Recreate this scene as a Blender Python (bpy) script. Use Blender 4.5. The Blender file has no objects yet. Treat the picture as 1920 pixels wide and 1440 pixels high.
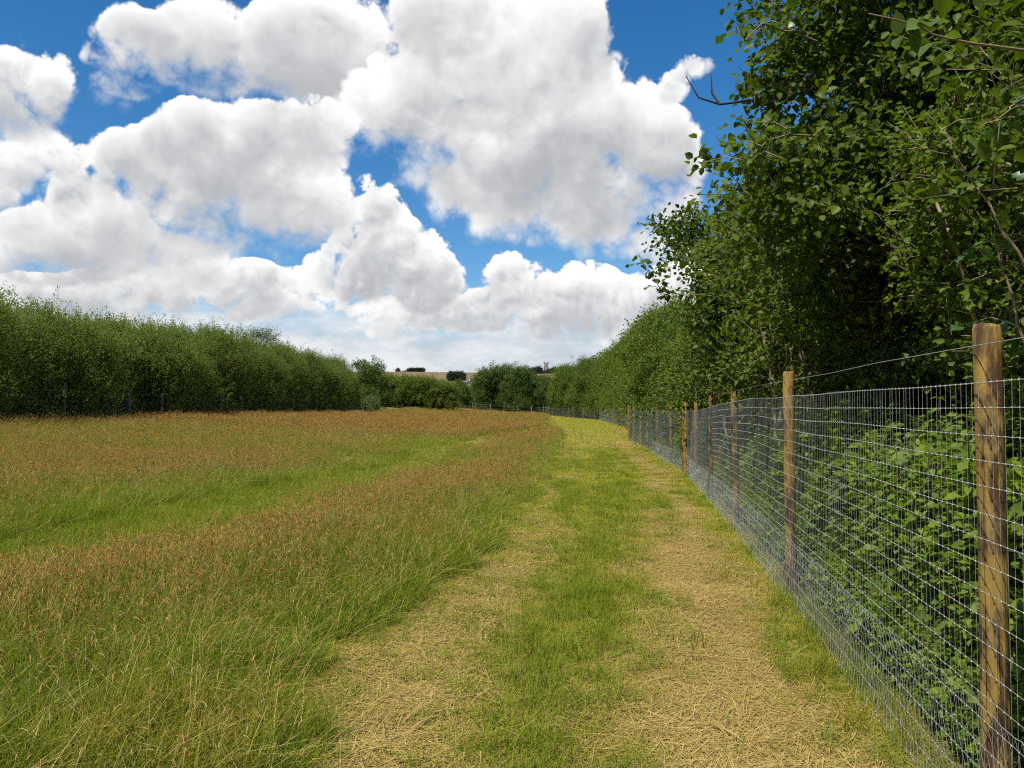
import bpy, math, random
import numpy as np
from mathutils import Vector, Matrix

R = math.radians
SC = bpy.context.scene
COL = SC.collection

# ------------------------------------------------------------------ camera
cam_data = bpy.data.cameras.new('camera')
cam_data.sensor_width = 36.0
cam_data.lens = 36.0 * 1450.0 / 1920.0
cam_data.clip_start = 0.05
cam_data.clip_end = 6000.0
cam = bpy.data.objects.new('camera', cam_data)
COL.objects.link(cam)
cam.location = (0.0, 0.0, 1.60)
cam.rotation_euler = (R(90.0 + 1.86), 0.0, 0.0)
SC.camera = cam

# ------------------------------------------------------------------ light
SUN_AZ, SUN_EL = -138.0, 57.0           # degrees; azimuth 0 = +Y, positive to +X
SC.view_settings.view_transform = 'Standard'
SC.view_settings.look = 'None'
SC.view_settings.gamma = 1.0
SC.view_settings.exposure = 0.45
SC.view_settings.use_curve_mapping = False
SC.cycles.filter_width = 1.15
SC.cycles.use_denoising = False
SC.cycles.denoiser = 'OPENIMAGEDENOISE'
SC.cycles.denoising_input_passes = 'RGB_ALBEDO_NORMAL'
SC.cycles.use_adaptive_sampling = True
SC.cycles.adaptive_threshold = 0.03
SC.cycles.adaptive_min_samples = 16
SC.cycles.max_bounces = 4
SC.cycles.diffuse_bounces = 2
SC.cycles.glossy_bounces = 2
SC.cycles.transmission_bounces = 3
SC.cycles.transparent_max_bounces = 6
SC.cycles.sample_clamp_indirect = 4.0

sun_data = bpy.data.lights.new('sun', 'SUN')
sun_data.energy = 4.8
sun_data.angle = R(0.53)
sun_data.color = (1.0, 0.955, 0.88)
sun = bpy.data.objects.new('sun', sun_data)
COL.objects.link(sun)
sv = Vector((math.sin(R(SUN_AZ)) * math.cos(R(SUN_EL)), math.cos(R(SUN_AZ)) * math.cos(R(SUN_EL)), math.sin(R(SUN_EL))))
sun.location = (-30, 0, 60)
sun.rotation_euler = sv.to_track_quat('Z', 'Y').to_euler()


class X:
    """a float socket with operators, so that node maths reads like maths"""
    tree = None

    def __init__(self, s): self.s = s

    @staticmethod
    def m(op, *a, clamp=False):
        n = X.tree.nodes.new('ShaderNodeMath'); n.operation = op; n.use_clamp = clamp
        for i, v in enumerate(a):
            if isinstance(v, X): X.tree.links.new(v.s, n.inputs[i])
            else: n.inputs[i].default_value = float(v)
        return X(n.outputs[0])

    def __add__(s, o): return X.m('ADD', s, o)
    __radd__ = __add__
    def __sub__(s, o): return X.m('SUBTRACT', s, o)
    def __rsub__(s, o): return X.m('SUBTRACT', o, s)
    def __mul__(s, o): return X.m('MULTIPLY', s, o)
    __rmul__ = __mul__
    def __truediv__(s, o): return X.m('DIVIDE', s, o)
    def max(s, o): return X.m('MAXIMUM', s, o)
    def min(s, o): return X.m('MINIMUM', s, o)
    def mad(s, a, b): return X.m('MULTIPLY_ADD', s, a, b)

    def ss(s, a, b, lo=0.0, hi=1.0):
        n = X.tree.nodes.new('ShaderNodeMapRange'); n.interpolation_type = 'SMOOTHSTEP'
        for k, v in ((0, s), (1, a), (2, b), (3, lo), (4, hi)):
            if isinstance(v, X): X.tree.links.new(v.s, n.inputs[k])
            else: n.inputs[k].default_value = v
        return X(n.outputs[0])


def rgb_mix(tree, f, a, b):
    n = tree.nodes.new('ShaderNodeMix'); n.data_type = 'RGBA'
    for i, v in ((0, f), (6, a), (7, b)):
        if isinstance(v, X): tree.links.new(v.s, n.inputs[i])
        elif hasattr(v, 'is_linked'): tree.links.new(v, n.inputs[i])
        elif isinstance(v, (tuple, list)): n.inputs[i].default_value = tuple(v) + (1.0,)
        else: n.inputs[i].default_value = v
    return n.outputs[2]


def vec(tree, op, a, b=None, scale=None):
    n = tree.nodes.new('ShaderNodeVectorMath'); n.operation = op
    for i, v in ((0, a), (1, b)):
        if v is None: continue
        if hasattr(v, 'is_linked'): tree.links.new(v, n.inputs[i])
        else: n.inputs[i].default_value = v
    if scale is not None:
        if isinstance(scale, X): tree.links.new(scale.s, n.inputs[3])
        else: n.inputs[3].default_value = scale
    return n.outputs[0]


def noise(tree, v, scale, detail=4.0, rough=0.55, dist=0.0, dim='3D'):
    n = tree.nodes.new('ShaderNodeTexNoise'); n.noise_dimensions = dim
    tree.links.new(v, n.inputs['Vector'])
    n.inputs['Scale'].default_value = scale; n.inputs['Detail'].default_value = detail
    n.inputs['Roughness'].default_value = rough; n.inputs['Distortion'].default_value = dist
    return X(n.outputs['Fac'])


def voro(tree, v, scale, detail=2.0, rough=0.5):
    n = tree.nodes.new('ShaderNodeTexVoronoi'); n.feature = 'SMOOTH_F1'; n.normalize = True
    tree.links.new(v, n.inputs['Vector'])
    n.inputs['Scale'].default_value = scale; n.inputs['Detail'].default_value = detail
    n.inputs['Roughness'].default_value = rough; n.inputs['Smoothness'].default_value = 0.35
    return X(n.outputs['Distance'])


# ------------------------------------------------------------------ sky: clear blue with fair-weather cumulus
world = bpy.data.worlds.new('World')
SC.world = world
world.use_nodes = True
world.cycles.sampling_method = 'NONE'

T = world.node_tree
T.nodes.clear()
X.tree = T
sky = T.nodes.new('ShaderNodeTexSky')
sky.sky_type = 'NISHITA'
sky.sun_disc = False
sky.sun_elevation = R(SUN_EL)
sky.sun_rotation = R(SUN_AZ)
sky.altitude = 100.0
sky.air_density = 1.0
sky.dust_density = 0.25
sky.ozone_density = 3.0
hs = T.nodes.new('ShaderNodeHueSaturation')
hs.inputs['Saturation'].default_value = 1.36
hs.inputs['Value'].default_value = 1.0
T.links.new(sky.outputs[0], hs.inputs['Color'])
bg_sky = T.nodes.new('ShaderNodeBackground')
bg_sky.inputs['Strength'].default_value = 0.095
T.links.new(hs.outputs[0], bg_sky.inputs['Color'])

tc = T.nodes.new('ShaderNodeTexCoord')
dirv = vec(T, 'NORMALIZE', tc.outputs['Generated'])
sp = T.nodes.new('ShaderNodeSeparateXYZ'); T.links.new(dirv, sp.inputs[0])
dx, dy, dz = (X(sp.outputs[i]) for i in range(3))
az = X.m('ARCTAN2', dx, dy) * (180 / math.pi)
el = X.m('ARCSINE', dz) * (180 / math.pi)

# billowing noise, sampled at the point and a little towards the sun
def billow(v, s, octs=5):
    tot = (noise(T, v, s * 0.8, 2.0, 0.5) - 0.5) * 1.3
    amp, f = 1.05, s * 1.6
    for k in range(octs):
        p = X.m('ABSOLUTE', noise(T, v, f, 0.0, 0.5) - 0.5) * 2.0
        tot = tot + (p - 0.2) * amp
        amp *= 0.56; f *= 2.07
    return tot                                   # about -0.5 .. 0.5 round 0
off = vec(T, 'ADD', dirv, (-0.012, 0.0, 0.022))
n_hi, n_hi2 = billow(dirv, 5.0), billow(off, 5.0, 4)
off2 = vec(T, 'ADD', dirv, (-0.006, 0.0, 0.010))
n_lo, n_lo2 = billow(dirv, 11.0), billow(off2, 11.0, 3)
fine = noise(T, dirv, 26.0, 5.0, 0.6)
big = noise(T, dirv, 3.6, 2.0, 0.5) - 0.5

CLOUDS = [  # name, noise, shade of the base, lobes (azimuth, elevation, half width, half height) in degrees
    ('low', 'lo', 0.52, [(-18.8, 9.0, 2.8, 1.5), (-15.9, 7.8, 4.4, 2.3), (-21.2, 7.6, 3.8, 1.8), (0.0, 9.5, 3.0, 2.1), (5.3, 8.3, 3.3, 2.5), (2.0, 7.0, 5.9, 2.2), (-2.8, 7.2, 3.2, 1.6), (-25.2, 7.4, 6.5, 2.1), (-29.9, 7.1, 4.8, 1.7), (8.7, 6.9, 2.7, 1.9), (11.0, 8.0, 3.2, 2.6), (-7.5, 6.6, 5.0, 1.8), (-33.0, 6.8, 4.0, 1.8), (14.5, 8.5, 4.0, 3.0), (6.0, 6.0, 4.0, 1.6)]),
    ('tower', 'lo', 0.50, [(-10.1, 14.6, 2.3, 2.2), (-10.6, 12.2, 3.6, 2.8), (-8.5, 10.4, 4.7, 3.2), (-12.5, 9.5, 2.8, 2.5), (-5.7, 8.7, 2.6, 2.3)]),
    ('band', 'hi', 0.50, [(-23.8, 23.0, 5.0, 3.0), (-17.8, 23.8, 7.2, 3.6), (-11.9, 24.2, 6.5, 4.0), (-26.7, 22.8, 2.9, 2.5), (-28.0, 20.8, 3.1, 1.9), (-15.6, 25.5, 3.7, 1.9)]),
    ('right', 'hi', 0.48, [(4.0, 25.6, 4.4, 3.6), (-1.6, 25.3, 8.0, 4.6), (-2.4, 20.5, 10.3, 5.3), (4.0, 19.8, 7.1, 5.3), (1.2, 15.0, 7.5, 3.4), (9.1, 17.4, 4.3, 4.7), (11.8, 16.9, 3.1, 4.0), (9.8, 12.6, 5.4, 3.8), (-5.2, 27.5, 4.8, 2.6)]),
    ('left', 'hi', 0.48, [(-23.2, 18.5, 2.5, 2.3), (-19.6, 18.1, 5.3, 3.4), (-24.7, 14.4, 5.9, 4.1), (-17.4, 14.4, 6.5, 3.9), (-29.7, 11.5, 3.9, 3.2), (-32.3, 9.6, 3.1, 2.5), (-26.2, 10.1, 8.3, 3.1), (-15.2, 19.2, 4.1, 2.6), (-26.3, 16.2, 2.2, 2.0)]),
    ('small', 'lo', 0.55, [(-32.6, 19.6, 3.4, 3.0), (-34.0, 19.0, 3.5, 2.4), (-31.2, 15.4, 3.0, 1.9), (-33.9, 13.6, 1.9, 1.9), (13.2, 23.6, 1.9, 0.9), (11.6, 22.3, 1.5, 1.1)]),
]
GROW = 1.2
alpha_all = None
col = None
# the hazy far bank of cloud along the horizon, and scattered cumulus in the rest of the sky
bank_n = (noise(T, vec(T, 'MULTIPLY', dirv, (1.0, 1.0, 3.0)), 8.0, 6.0, 0.62) - 0.5) * 2.0
bank_a = (el - bank_n * 4.0).ss(9.0, 4.5)
bank_l = (bank_n + 0.1).ss(-0.25, 0.45)
col = rgb_mix(T, bank_l, (0.55, 0.61, 0.68), (0.86, 0.88, 0.90))
alpha_all = bank_a * 0.96
away = (X.m('ABSOLUTE', az).ss(36.0, 48.0)).max(el.ss(31.0, 40.0))
gen = (n_hi + noise(T, dirv, 2.2, 3.0, 0.5) * 1.4 - 0.74) * away
gen_a = gen.ss(0.0, 0.16)
gen_l = ((n_hi - n_hi2) * 2.0 + 0.45 - gen * 0.5).ss(0.0, 0.8)
col = rgb_mix(T, gen_a, col, rgb_mix(T, gen_l, (0.50, 0.51, 0.54), (0.93, 0.93, 0.93)))
alpha_all = alpha_all.max(gen_a)
cmb = T.nodes.new('ShaderNodeCombineXYZ'); T.links.new(az.s, cmb.inputs[0]); T.links.new(el.s, cmb.inputs[1])
for name, nk, base, lobes in CLOUDS:
    n1, n2 = (n_hi, n_hi2) if nk == 'hi' else (n_lo, n_lo2)
    W = None; Ee = None
    rmean = sum(l[3] for l in lobes) / len(lobes) * GROW
    for (a, e, ra, re) in lobes:
        ka, ke = 1 / (ra * GROW), 1 / (re * GROW)
        vm = T.nodes.new('ShaderNodeVectorMath'); vm.operation = 'MULTIPLY_ADD'
        T.links.new(cmb.outputs[0], vm.inputs[0]); vm.inputs[1].default_value = (ka, ke, 0); vm.inputs[2].default_value = (-a * ka, -e * ke, 0)
        dt = T.nodes.new('ShaderNodeVectorMath'); dt.operation = 'DOT_PRODUCT'
        T.links.new(vm.outputs[0], dt.inputs[0]); T.links.new(vm.outputs[0], dt.inputs[1])
        q = X.m('SUBTRACT', 1.0, X(dt.outputs['Value']), clamp=True)
        W = q if W is None else W + q
        Ee = q * e if Ee is None else q.mad(e, Ee)
    t = (el - Ee / (W + 0.001)) * (1 / rmean)
    Wc = W.min(1.0)
    amp = 0.7 if name == 'small' else 1.05
    d = Wc + (n1 * amp + (fine - 0.5) * 0.60 + big * 0.5) * W.ss(0.0, 0.35) - 0.38
    soft = t.ss(-0.6, 0.5, 0.80, 0.22)
    a_ = (d / soft).ss(0.0, 1.0)
    rim = d.ss(0.95, 0.10)                       # relief shows most at the sunlit edges, the thick middle is softer
    lum = t * 0.62 + ((n1 - n2) * 1.25 + (fine - 0.5) * 0.30) * (rim * 0.6 + 0.4) + n1 * 0.28 + big * 0.9 + rim * 0.45 - W.min(1.8) * 0.26 + 0.08
    lum = lum.ss(-0.72, 0.70)
    c_ = rgb_mix(T, lum, (base * 1.0, base * 1.02, base * 1.06), (1.04, 1.04, 1.04))
    col = rgb_mix(T, a_, col, c_)
    alpha_all = alpha_all.max(a_)
bg_cloud = T.nodes.new('ShaderNodeBackground')
bg_cloud.inputs['Strength'].default_value = 0.735
T.links.new(col, bg_cloud.inputs['Color'])
mx = T.nodes.new('ShaderNodeMixShader')
T.links.new(alpha_all.s, mx.inputs[0])
T.links.new(bg_sky.outputs[0], mx.inputs[1])
T.links.new(bg_cloud.outputs[0], mx.inputs[2])
wo = T.nodes.new('ShaderNodeOutputWorld')
T.links.new(mx.outputs[0], wo.inputs[0])

# ------------------------------------------------------------------ helpers
def sstep(a, b, x):
    t = np.clip((np.asarray(x, float) - a) / (b - a), 0, 1)
    return t * t * (3 - 2 * t)

FENCE = np.array([(-3.0, 0.75), (20.4, 4.66), (24.3, 4.98), (28.2, 5.32), (33, 5.78), (37, 6.14), (43, 6.6), (56, 8.5), (70, 10.4), (121, 13.8), (165, 7.2)])
def fence_x(y): return np.interp(y, FENCE[:, 0], FENCE[:, 1])

EDGE = np.array([(-5, -2.4), (3.3, -1.12), (4.5, -0.95), (7.2, -0.54), (10.6, -0.07), (22.5, 1.08), (47, 2.94), (100, 5.2), (165, 7.4)])
def edge_o(y): return fence_x(y) - np.interp(y, EDGE[:, 0], EDGE[:, 1])       # width of the mown strip

def vnoise(x, y, seed=0):
    """smooth value noise, vectorised"""
    x = np.asarray(x, float); y = np.asarray(y, float)
    xi = np.floor(x).astype(int); yi = np.floor(y).astype(int)
    fx = x - xi; fy = y - yi
    fx = fx * fx * (3 - 2 * fx); fy = fy * fy * (3 - 2 * fy)
    def h(a, b):
        v = np.sin(a * 127.1 + b * 311.7 + seed * 74.7) * 43758.5453
        return v - np.floor(v)
    return (h(xi, yi) * (1 - fx) + h(xi + 1, yi) * fx) * (1 - fy) + (h(xi, yi + 1) * (1 - fx) + h(xi + 1, yi + 1) * fx) * fy

def ground(x, y):
    x = np.asarray(x, float); y = np.asarray(y, float)
    t = np.clip((2 - x) / 19.0, 0, 1.5)
    z = 1.2 * t ** 1.3
    z = z - 0.15 * sstep(8, 18, y) * (1 - sstep(110, 150, y))
    z = z + 0.55 * sstep(90, 165, y) * sstep(12, 2, x)
    z = z + 0.05 * (vnoise(x * 0.35, y * 0.35, 3) - 0.5) + 0.02 * (vnoise(x * 1.3, y * 1.3, 4) - 0.5) * (y < 60)
    far = sstep(230, 1100, y)
    z = z + far * (48.0 + 0.02 * (x + 100) + 5.0 * (vnoise(x * 0.006 + 3, y * 0.004, 9) - 0.5))
    z = z - 40 * sstep(1200, 2600, y)
    return z

class MB:
    """collects vertices, faces and a per-vertex random tint; builds ONE mesh"""
    def __init__(self): self.v = []; self.t = []; self.q = []; self.r = []; self.n = 0
    def add(self, v, tris=None, quads=None, rnd=0.5):
        v = np.asarray(v, float).reshape(-1, 3)
        if tris is not None and len(tris): self.t.append(np.asarray(tris, int).reshape(-1, 3) + self.n)
        if quads is not None and len(quads): self.q.append(np.asarray(quads, int).reshape(-1, 4) + self.n)
        self.v.append(v)
        self.r.append(np.broadcast_to(np.asarray(rnd, float), (len(v),)).copy())
        self.n += len(v)
    def tube(self, pts, rad, sides=6, cap=True, rnd=0.5):
        pts = np.asarray(pts, float); n = len(pts)
        rad = np.broadcast_to(np.asarray(rad, float), (n,))
        tan = np.gradient(pts, axis=0); tan /= np.linalg.norm(tan, axis=1)[:, None] + 1e-9
        ref = np.array([0., 0., 1.]) if abs(tan[0][2]) < 0.9 else np.array([1., 0., 0.])
        a = np.cross(tan, ref); a /= np.linalg.norm(a, axis=1)[:, None] + 1e-9
        b = np.cross(tan, a)
        ph = np.arange(sides) * 2 * np.pi / sides
        ring = a[:, None, :] * np.cos(ph)[None, :, None] + b[:, None, :] * np.sin(ph)[None, :, None]
        v = pts[:, None, :] + ring * rad[:, None, None]
        i = np.arange(n - 1)[:, None] * sides; k = np.arange(sides)[None, :]; k2 = (k + 1) % sides
        q = np.stack([i + k, i + k2, i + sides + k2, i + sides + k], -1).reshape(-1, 4)
        self.add(v, quads=q, rnd=rnd)
        if cap:
            base = self.n - n * sides
            m = sides
            for s in (0, (n - 1) * sides):
                self.t.append(np.array([[base + s, base + s + j, base + s + j + 1] for j in range(1, m - 1)]))
    def box(self, c, s, rnd=0.5):
        c = np.asarray(c, float); s = np.asarray(s, float) / 2
        v = np.array([(x, y, z) for x in (-1, 1) for y in (-1, 1) for z in (-1, 1)]) * s + c
        self.add(v, quads=[(0, 1, 3, 2), (4, 6, 7, 5), (0, 4, 5, 1), (2, 3, 7, 6), (0, 2, 6, 4), (1, 5, 7, 3)], rnd=rnd)
    def mesh(self, name, mats, smooth=False):
        me = bpy.data.meshes.new(name)
        v = np.concatenate(self.v) if self.v else np.zeros((0, 3))
        t = np.concatenate(self.t) if self.t else np.zeros((0, 3), int)
        q = np.concatenate(self.q) if self.q else np.zeros((0, 4), int)
        me.vertices.add(len(v)); me.vertices.foreach_set('co', v.ravel())
        loops = np.concatenate([t.ravel(), q.ravel()])
        me.loops.add(len(loops)); me.loops.foreach_set('vertex_index', loops)
        npoly = len(t) + len(q)
        tot = np.concatenate([np.full(len(t), 3), np.full(len(q), 4)])
        st = np.concatenate([[0], np.cumsum(tot)[:-1]]) if npoly else np.zeros(0)
        me.polygons.add(npoly)
        me.polygons.foreach_set('loop_start', st.astype(int)); me.polygons.foreach_set('loop_total', tot.astype(int))
        if smooth: me.polygons.foreach_set('use_smooth', np.ones(npoly, bool))
        at = me.attributes.new('rnd', 'FLOAT', 'POINT'); at.data.foreach_set('value', np.concatenate(self.r) if self.r else [])
        for m in (mats if isinstance(mats, (list, tuple)) else [mats]): me.materials.append(m)
        me.update(); me.validate()
        return me
    def build(self, name, mat, parent=None, smooth=False):
        return link(name, self.mesh(name, mat, smooth), parent)

def link(name, data, parent=None, loc=None):
    o = bpy.data.objects.new(name, data); COL.objects.link(o)
    if parent is not None: o.parent = parent
    if loc is not None: o.location = loc
    return o

def tag(o, label=None, cat=None, group=None, kind=None):
    for k, v in (('label', label), ('category', cat), ('group', group), ('kind', kind)):
        if v: o[k] = v
    return o

def empty(name, loc, rz=0.0):
    o = link(name, None, None, loc); o.rotation_euler = (0, 0, rz); o.empty_display_size = 0.2
    return o

def copy_tree(o, parent=None):
    c = o.copy(); COL.objects.link(c); c.parent = parent
    for ch in o.children: copy_tree(ch, c)
    return c

def norm(a): return a / (np.linalg.norm(a, axis=-1, keepdims=True) + 1e-9)

# ------------------------------------------------------------------ materials
def new_mat(name):
    m = bpy.data.materials.new(name); m.use_nodes = True
    t = m.node_tree; t.nodes.clear(); X.tree = t
    out = t.nodes.new('ShaderNodeOutputMaterial')
    return m, t, out

def attr(t, name, kind='GEOMETRY'):
    n = t.nodes.new('ShaderNodeAttribute'); n.attribute_name = name; n.attribute_type = kind
    return X(n.outputs['Fac'])

def principled(t, color, rough=0.6, spec=0.3, metal=0.0):
    p = t.nodes.new('ShaderNodeBsdfPrincipled')
    if hasattr(color, 'is_linked'): t.links.new(color, p.inputs['Base Color'])
    else: p.inputs['Base Color'].default_value = tuple(color) + (1.0,)
    if isinstance(rough, X): t.links.new(rough.s, p.inputs['Roughness'])
    else: p.inputs['Roughness'].default_value = rough
    p.inputs['Specular IOR Level'].default_value = spec
    p.inputs['Metallic'].default_value = metal
    return p

def position(t):
    g = t.nodes.new('ShaderNodeNewGeometry'); return g.outputs['Position']

def leaf_mat(name, ca, cb, trans=0.35, rough=0.42, spec=0.4, tint=(1.25, 1.35, 0.55), patch=None):
    """thin leaf: colour runs from ca to cb leaf by leaf, part of the light passes through"""
    m, t, out = new_mat(name)
    c = rgb_mix(t, attr(t, 'rnd'), ca, cb)
    oi = t.nodes.new('ShaderNodeObjectInfo')
    c = rgb_mix(t, X(oi.outputs['Random']) * 0.35, c, tuple(0.6 * a + 0.4 * b for a, b in zip(cb, ca)))
    if patch:
        pn = noise(t, position(t), patch[0], 3.0, 0.6)
        c = rgb_mix(t, pn.ss(patch[1], patch[2]), c, patch[3])
    p = principled(t, c, rough, spec)
    tr = t.nodes.new('ShaderNodeBsdfTranslucent')
    tc_ = t.nodes.new('ShaderNodeMix'); tc_.data_type = 'RGBA'; tc_.blend_type = 'MULTIPLY'
    tc_.inputs[0].default_value = 1.0
    t.links.new(c, tc_.inputs[6]); tc_.inputs[7].default_value = tuple(tint) + (1,)
    t.links.new(tc_.outputs[2], tr.inputs['Color'])
    ms = t.nodes.new('ShaderNodeMixShader'); ms.inputs[0].default_value = trans
    t.links.new(p.outputs[0], ms.inputs[1]); t.links.new(tr.outputs[0], ms.inputs[2])
    t.links.new(ms.outputs[0], out.inputs[0])
    return m

def bark_mat(name, a, b, scale=14.0):
    m, t, out = new_mat(name)
    tcn = t.nodes.new('ShaderNodeTexCoord')
    st = vec(t, 'MULTIPLY', tcn.outputs['Object'], (1.0, 1.0, 0.25))
    n = noise(t, st, scale, 6.0, 0.65)
    c = rgb_mix(t, n.ss(0.35, 0.65), a, b)
    p = principled(t, c, 0.85, 0.15)
    bp = t.nodes.new('ShaderNodeBump'); bp.inputs['Strength'].default_value = 0.7; bp.inputs['Distance'].default_value = 0.02
    t.links.new(n.s, bp.inputs['Height']); t.links.new(bp.outputs[0], p.inputs['Normal'])
    t.links.new(p.outputs[0], out.inputs[0])
    return m

def wood_post_mat(name, light, mid, dark, streak=0.5):
    m, t, out = new_mat(name)
    tcn = t.nodes.new('ShaderNodeTexCoord'); oi = t.nodes.new('ShaderNodeObjectInfo')
    sh = vec(t, 'SCALE', oi.outputs['Location'], None, 3.1)
    co = vec(t, 'ADD', tcn.outputs['Object'], sh)
    grain = noise(t, vec(t, 'MULTIPLY', co, (1.0, 1.0, 0.04)), 95.0, 5.0, 0.6)
    blot = noise(t, vec(t, 'MULTIPLY', co, (1.0, 1.0, 0.32)), 13.0, 5.0, 0.62, 0.6)
    kn = t.nodes.new('ShaderNodeTexVoronoi'); kn.feature = 'F1'
    t.links.new(vec(t, 'MULTIPLY', co, (1.0, 1.0, 0.55)), kn.inputs['Vector']); kn.inputs['Scale'].default_value = 7.0
    knot = X(kn.outputs['Distance']).ss(0.22, 0.10)
    c = rgb_mix(t, grain.ss(0.3, 0.7), light, mid)
    c = rgb_mix(t, blot.ss(0.45, 0.60) * streak, c, dark)
    crack = noise(t, vec(t, 'MULTIPLY', co, (1.0, 1.0, 0.012)), 70.0, 2.0, 0.5)
    c = rgb_mix(t, crack.ss(0.63, 0.69) * 0.85, c, tuple(d * 0.4 for d in dark))
    c = rgb_mix(t, knot * 0.75, c, tuple(d * 0.55 for d in dark))
    p = principled(t, c, 0.72, 0.25)
    bp = t.nodes.new('ShaderNodeBump'); bp.inputs['Strength'].default_value = 0.5; bp.inputs['Distance'].default_value = 0.006
    t.links.new((grain + knot * 0.5 - crack.ss(0.63, 0.69) * 1.5).s, bp.inputs['Height']); t.links.new(bp.outputs[0], p.inputs['Normal'])
    t.links.new(p.outputs[0], out.inputs[0])
    return m

def plain_mat(name, c, rough=0.7, spec=0.3, metal=0.0, var=None, scale=8.0):
    m, t, out = new_mat(name)
    col_ = c
    if var:
        col_ = rgb_mix(t, noise(t, position(t), scale, 4.0, 0.6).ss(0.3, 0.7), c, var)
    p = principled(t, col_, rough, spec, metal)
    t.links.new(p.outputs[0], out.inputs[0])
    return m

M_POST = wood_post_mat('treated_pine', (0.275, 0.18, 0.040), (0.18, 0.108, 0.024), (0.05, 0.024, 0.010), 0.95)
M_OLDPOST = wood_post_mat('weathered_wood', (0.15, 0.13, 0.09), (0.10, 0.085, 0.06), (0.05, 0.042, 0.03), 0.5)
M_WIRE = plain_mat('galvanised_wire', (0.43, 0.435, 0.42), 0.45, 0.5, 0.65)
M_OLDWIRE = plain_mat('dull_wire', (0.22, 0.22, 0.21), 0.6, 0.4, 0.6)
M_BARK = bark_mat('bark_grey_brown', (0.055, 0.045, 0.032), (0.16, 0.135, 0.095))
M_BARK_PALE = bark_mat('bark_pale', (0.13, 0.105, 0.06), (0.30, 0.25, 0.15), 9.0)
M_TWIG = plain_mat('twig', (0.16, 0.125, 0.075), 0.8, 0.2, var=(0.24, 0.19, 0.11))
M_DEAD = plain_mat('dead_twig', (0.035, 0.03, 0.026), 0.85, 0.2)
M_LEAF_NEAR = leaf_mat('leaf_aspen', (0.040, 0.072, 0.009), (0.15, 0.195, 0.02), 0.45, 0.5, 0.22)
M_LEAF_BIG = leaf_mat('leaf_large', (0.05, 0.10, 0.02), (0.13, 0.19, 0.03), 0.42, 0.4, 0.45)
M_LEAF_OAK = leaf_mat('leaf_oak', (0.048, 0.085, 0.010), (0.13, 0.175, 0.02), 0.42, 0.5, 0.22)
M_LEAF_MID = leaf_mat('leaf_mid', (0.065, 0.112, 0.012), (0.17, 0.215, 0.024), 0.45, 0.5, 0.2)
M_LEAF_WILLOW = leaf_mat('leaf_willow', (0.10, 0.155, 0.024), (0.225, 0.28, 0.050), 0.48, 0.6, 0.15, tint=(1.2, 1.3, 0.6), patch=(0.35, 0.48, 0.66, (0.15, 0.185, 0.035)))
M_LEAF_FAR = leaf_mat('leaf_far', (0.05, 0.092, 0.014), (0.115, 0.165, 0.026), 0.38, 0.55, 0.3)
M_LEAF_YEL = leaf_mat('leaf_yellowish', (0.085, 0.125, 0.015), (0.17, 0.20, 0.026), 0.40, 0.55, 0.3)
M_LEAF_BLUE = leaf_mat('leaf_distant', (0.028, 0.048, 0.030), (0.045, 0.068, 0.042), 0.2, 0.7, 0.2)
M_BRAMBLE = leaf_mat('leaf_bramble', (0.075, 0.14, 0.016), (0.20, 0.27, 0.032), 0.42, 0.5, 0.2)

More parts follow.
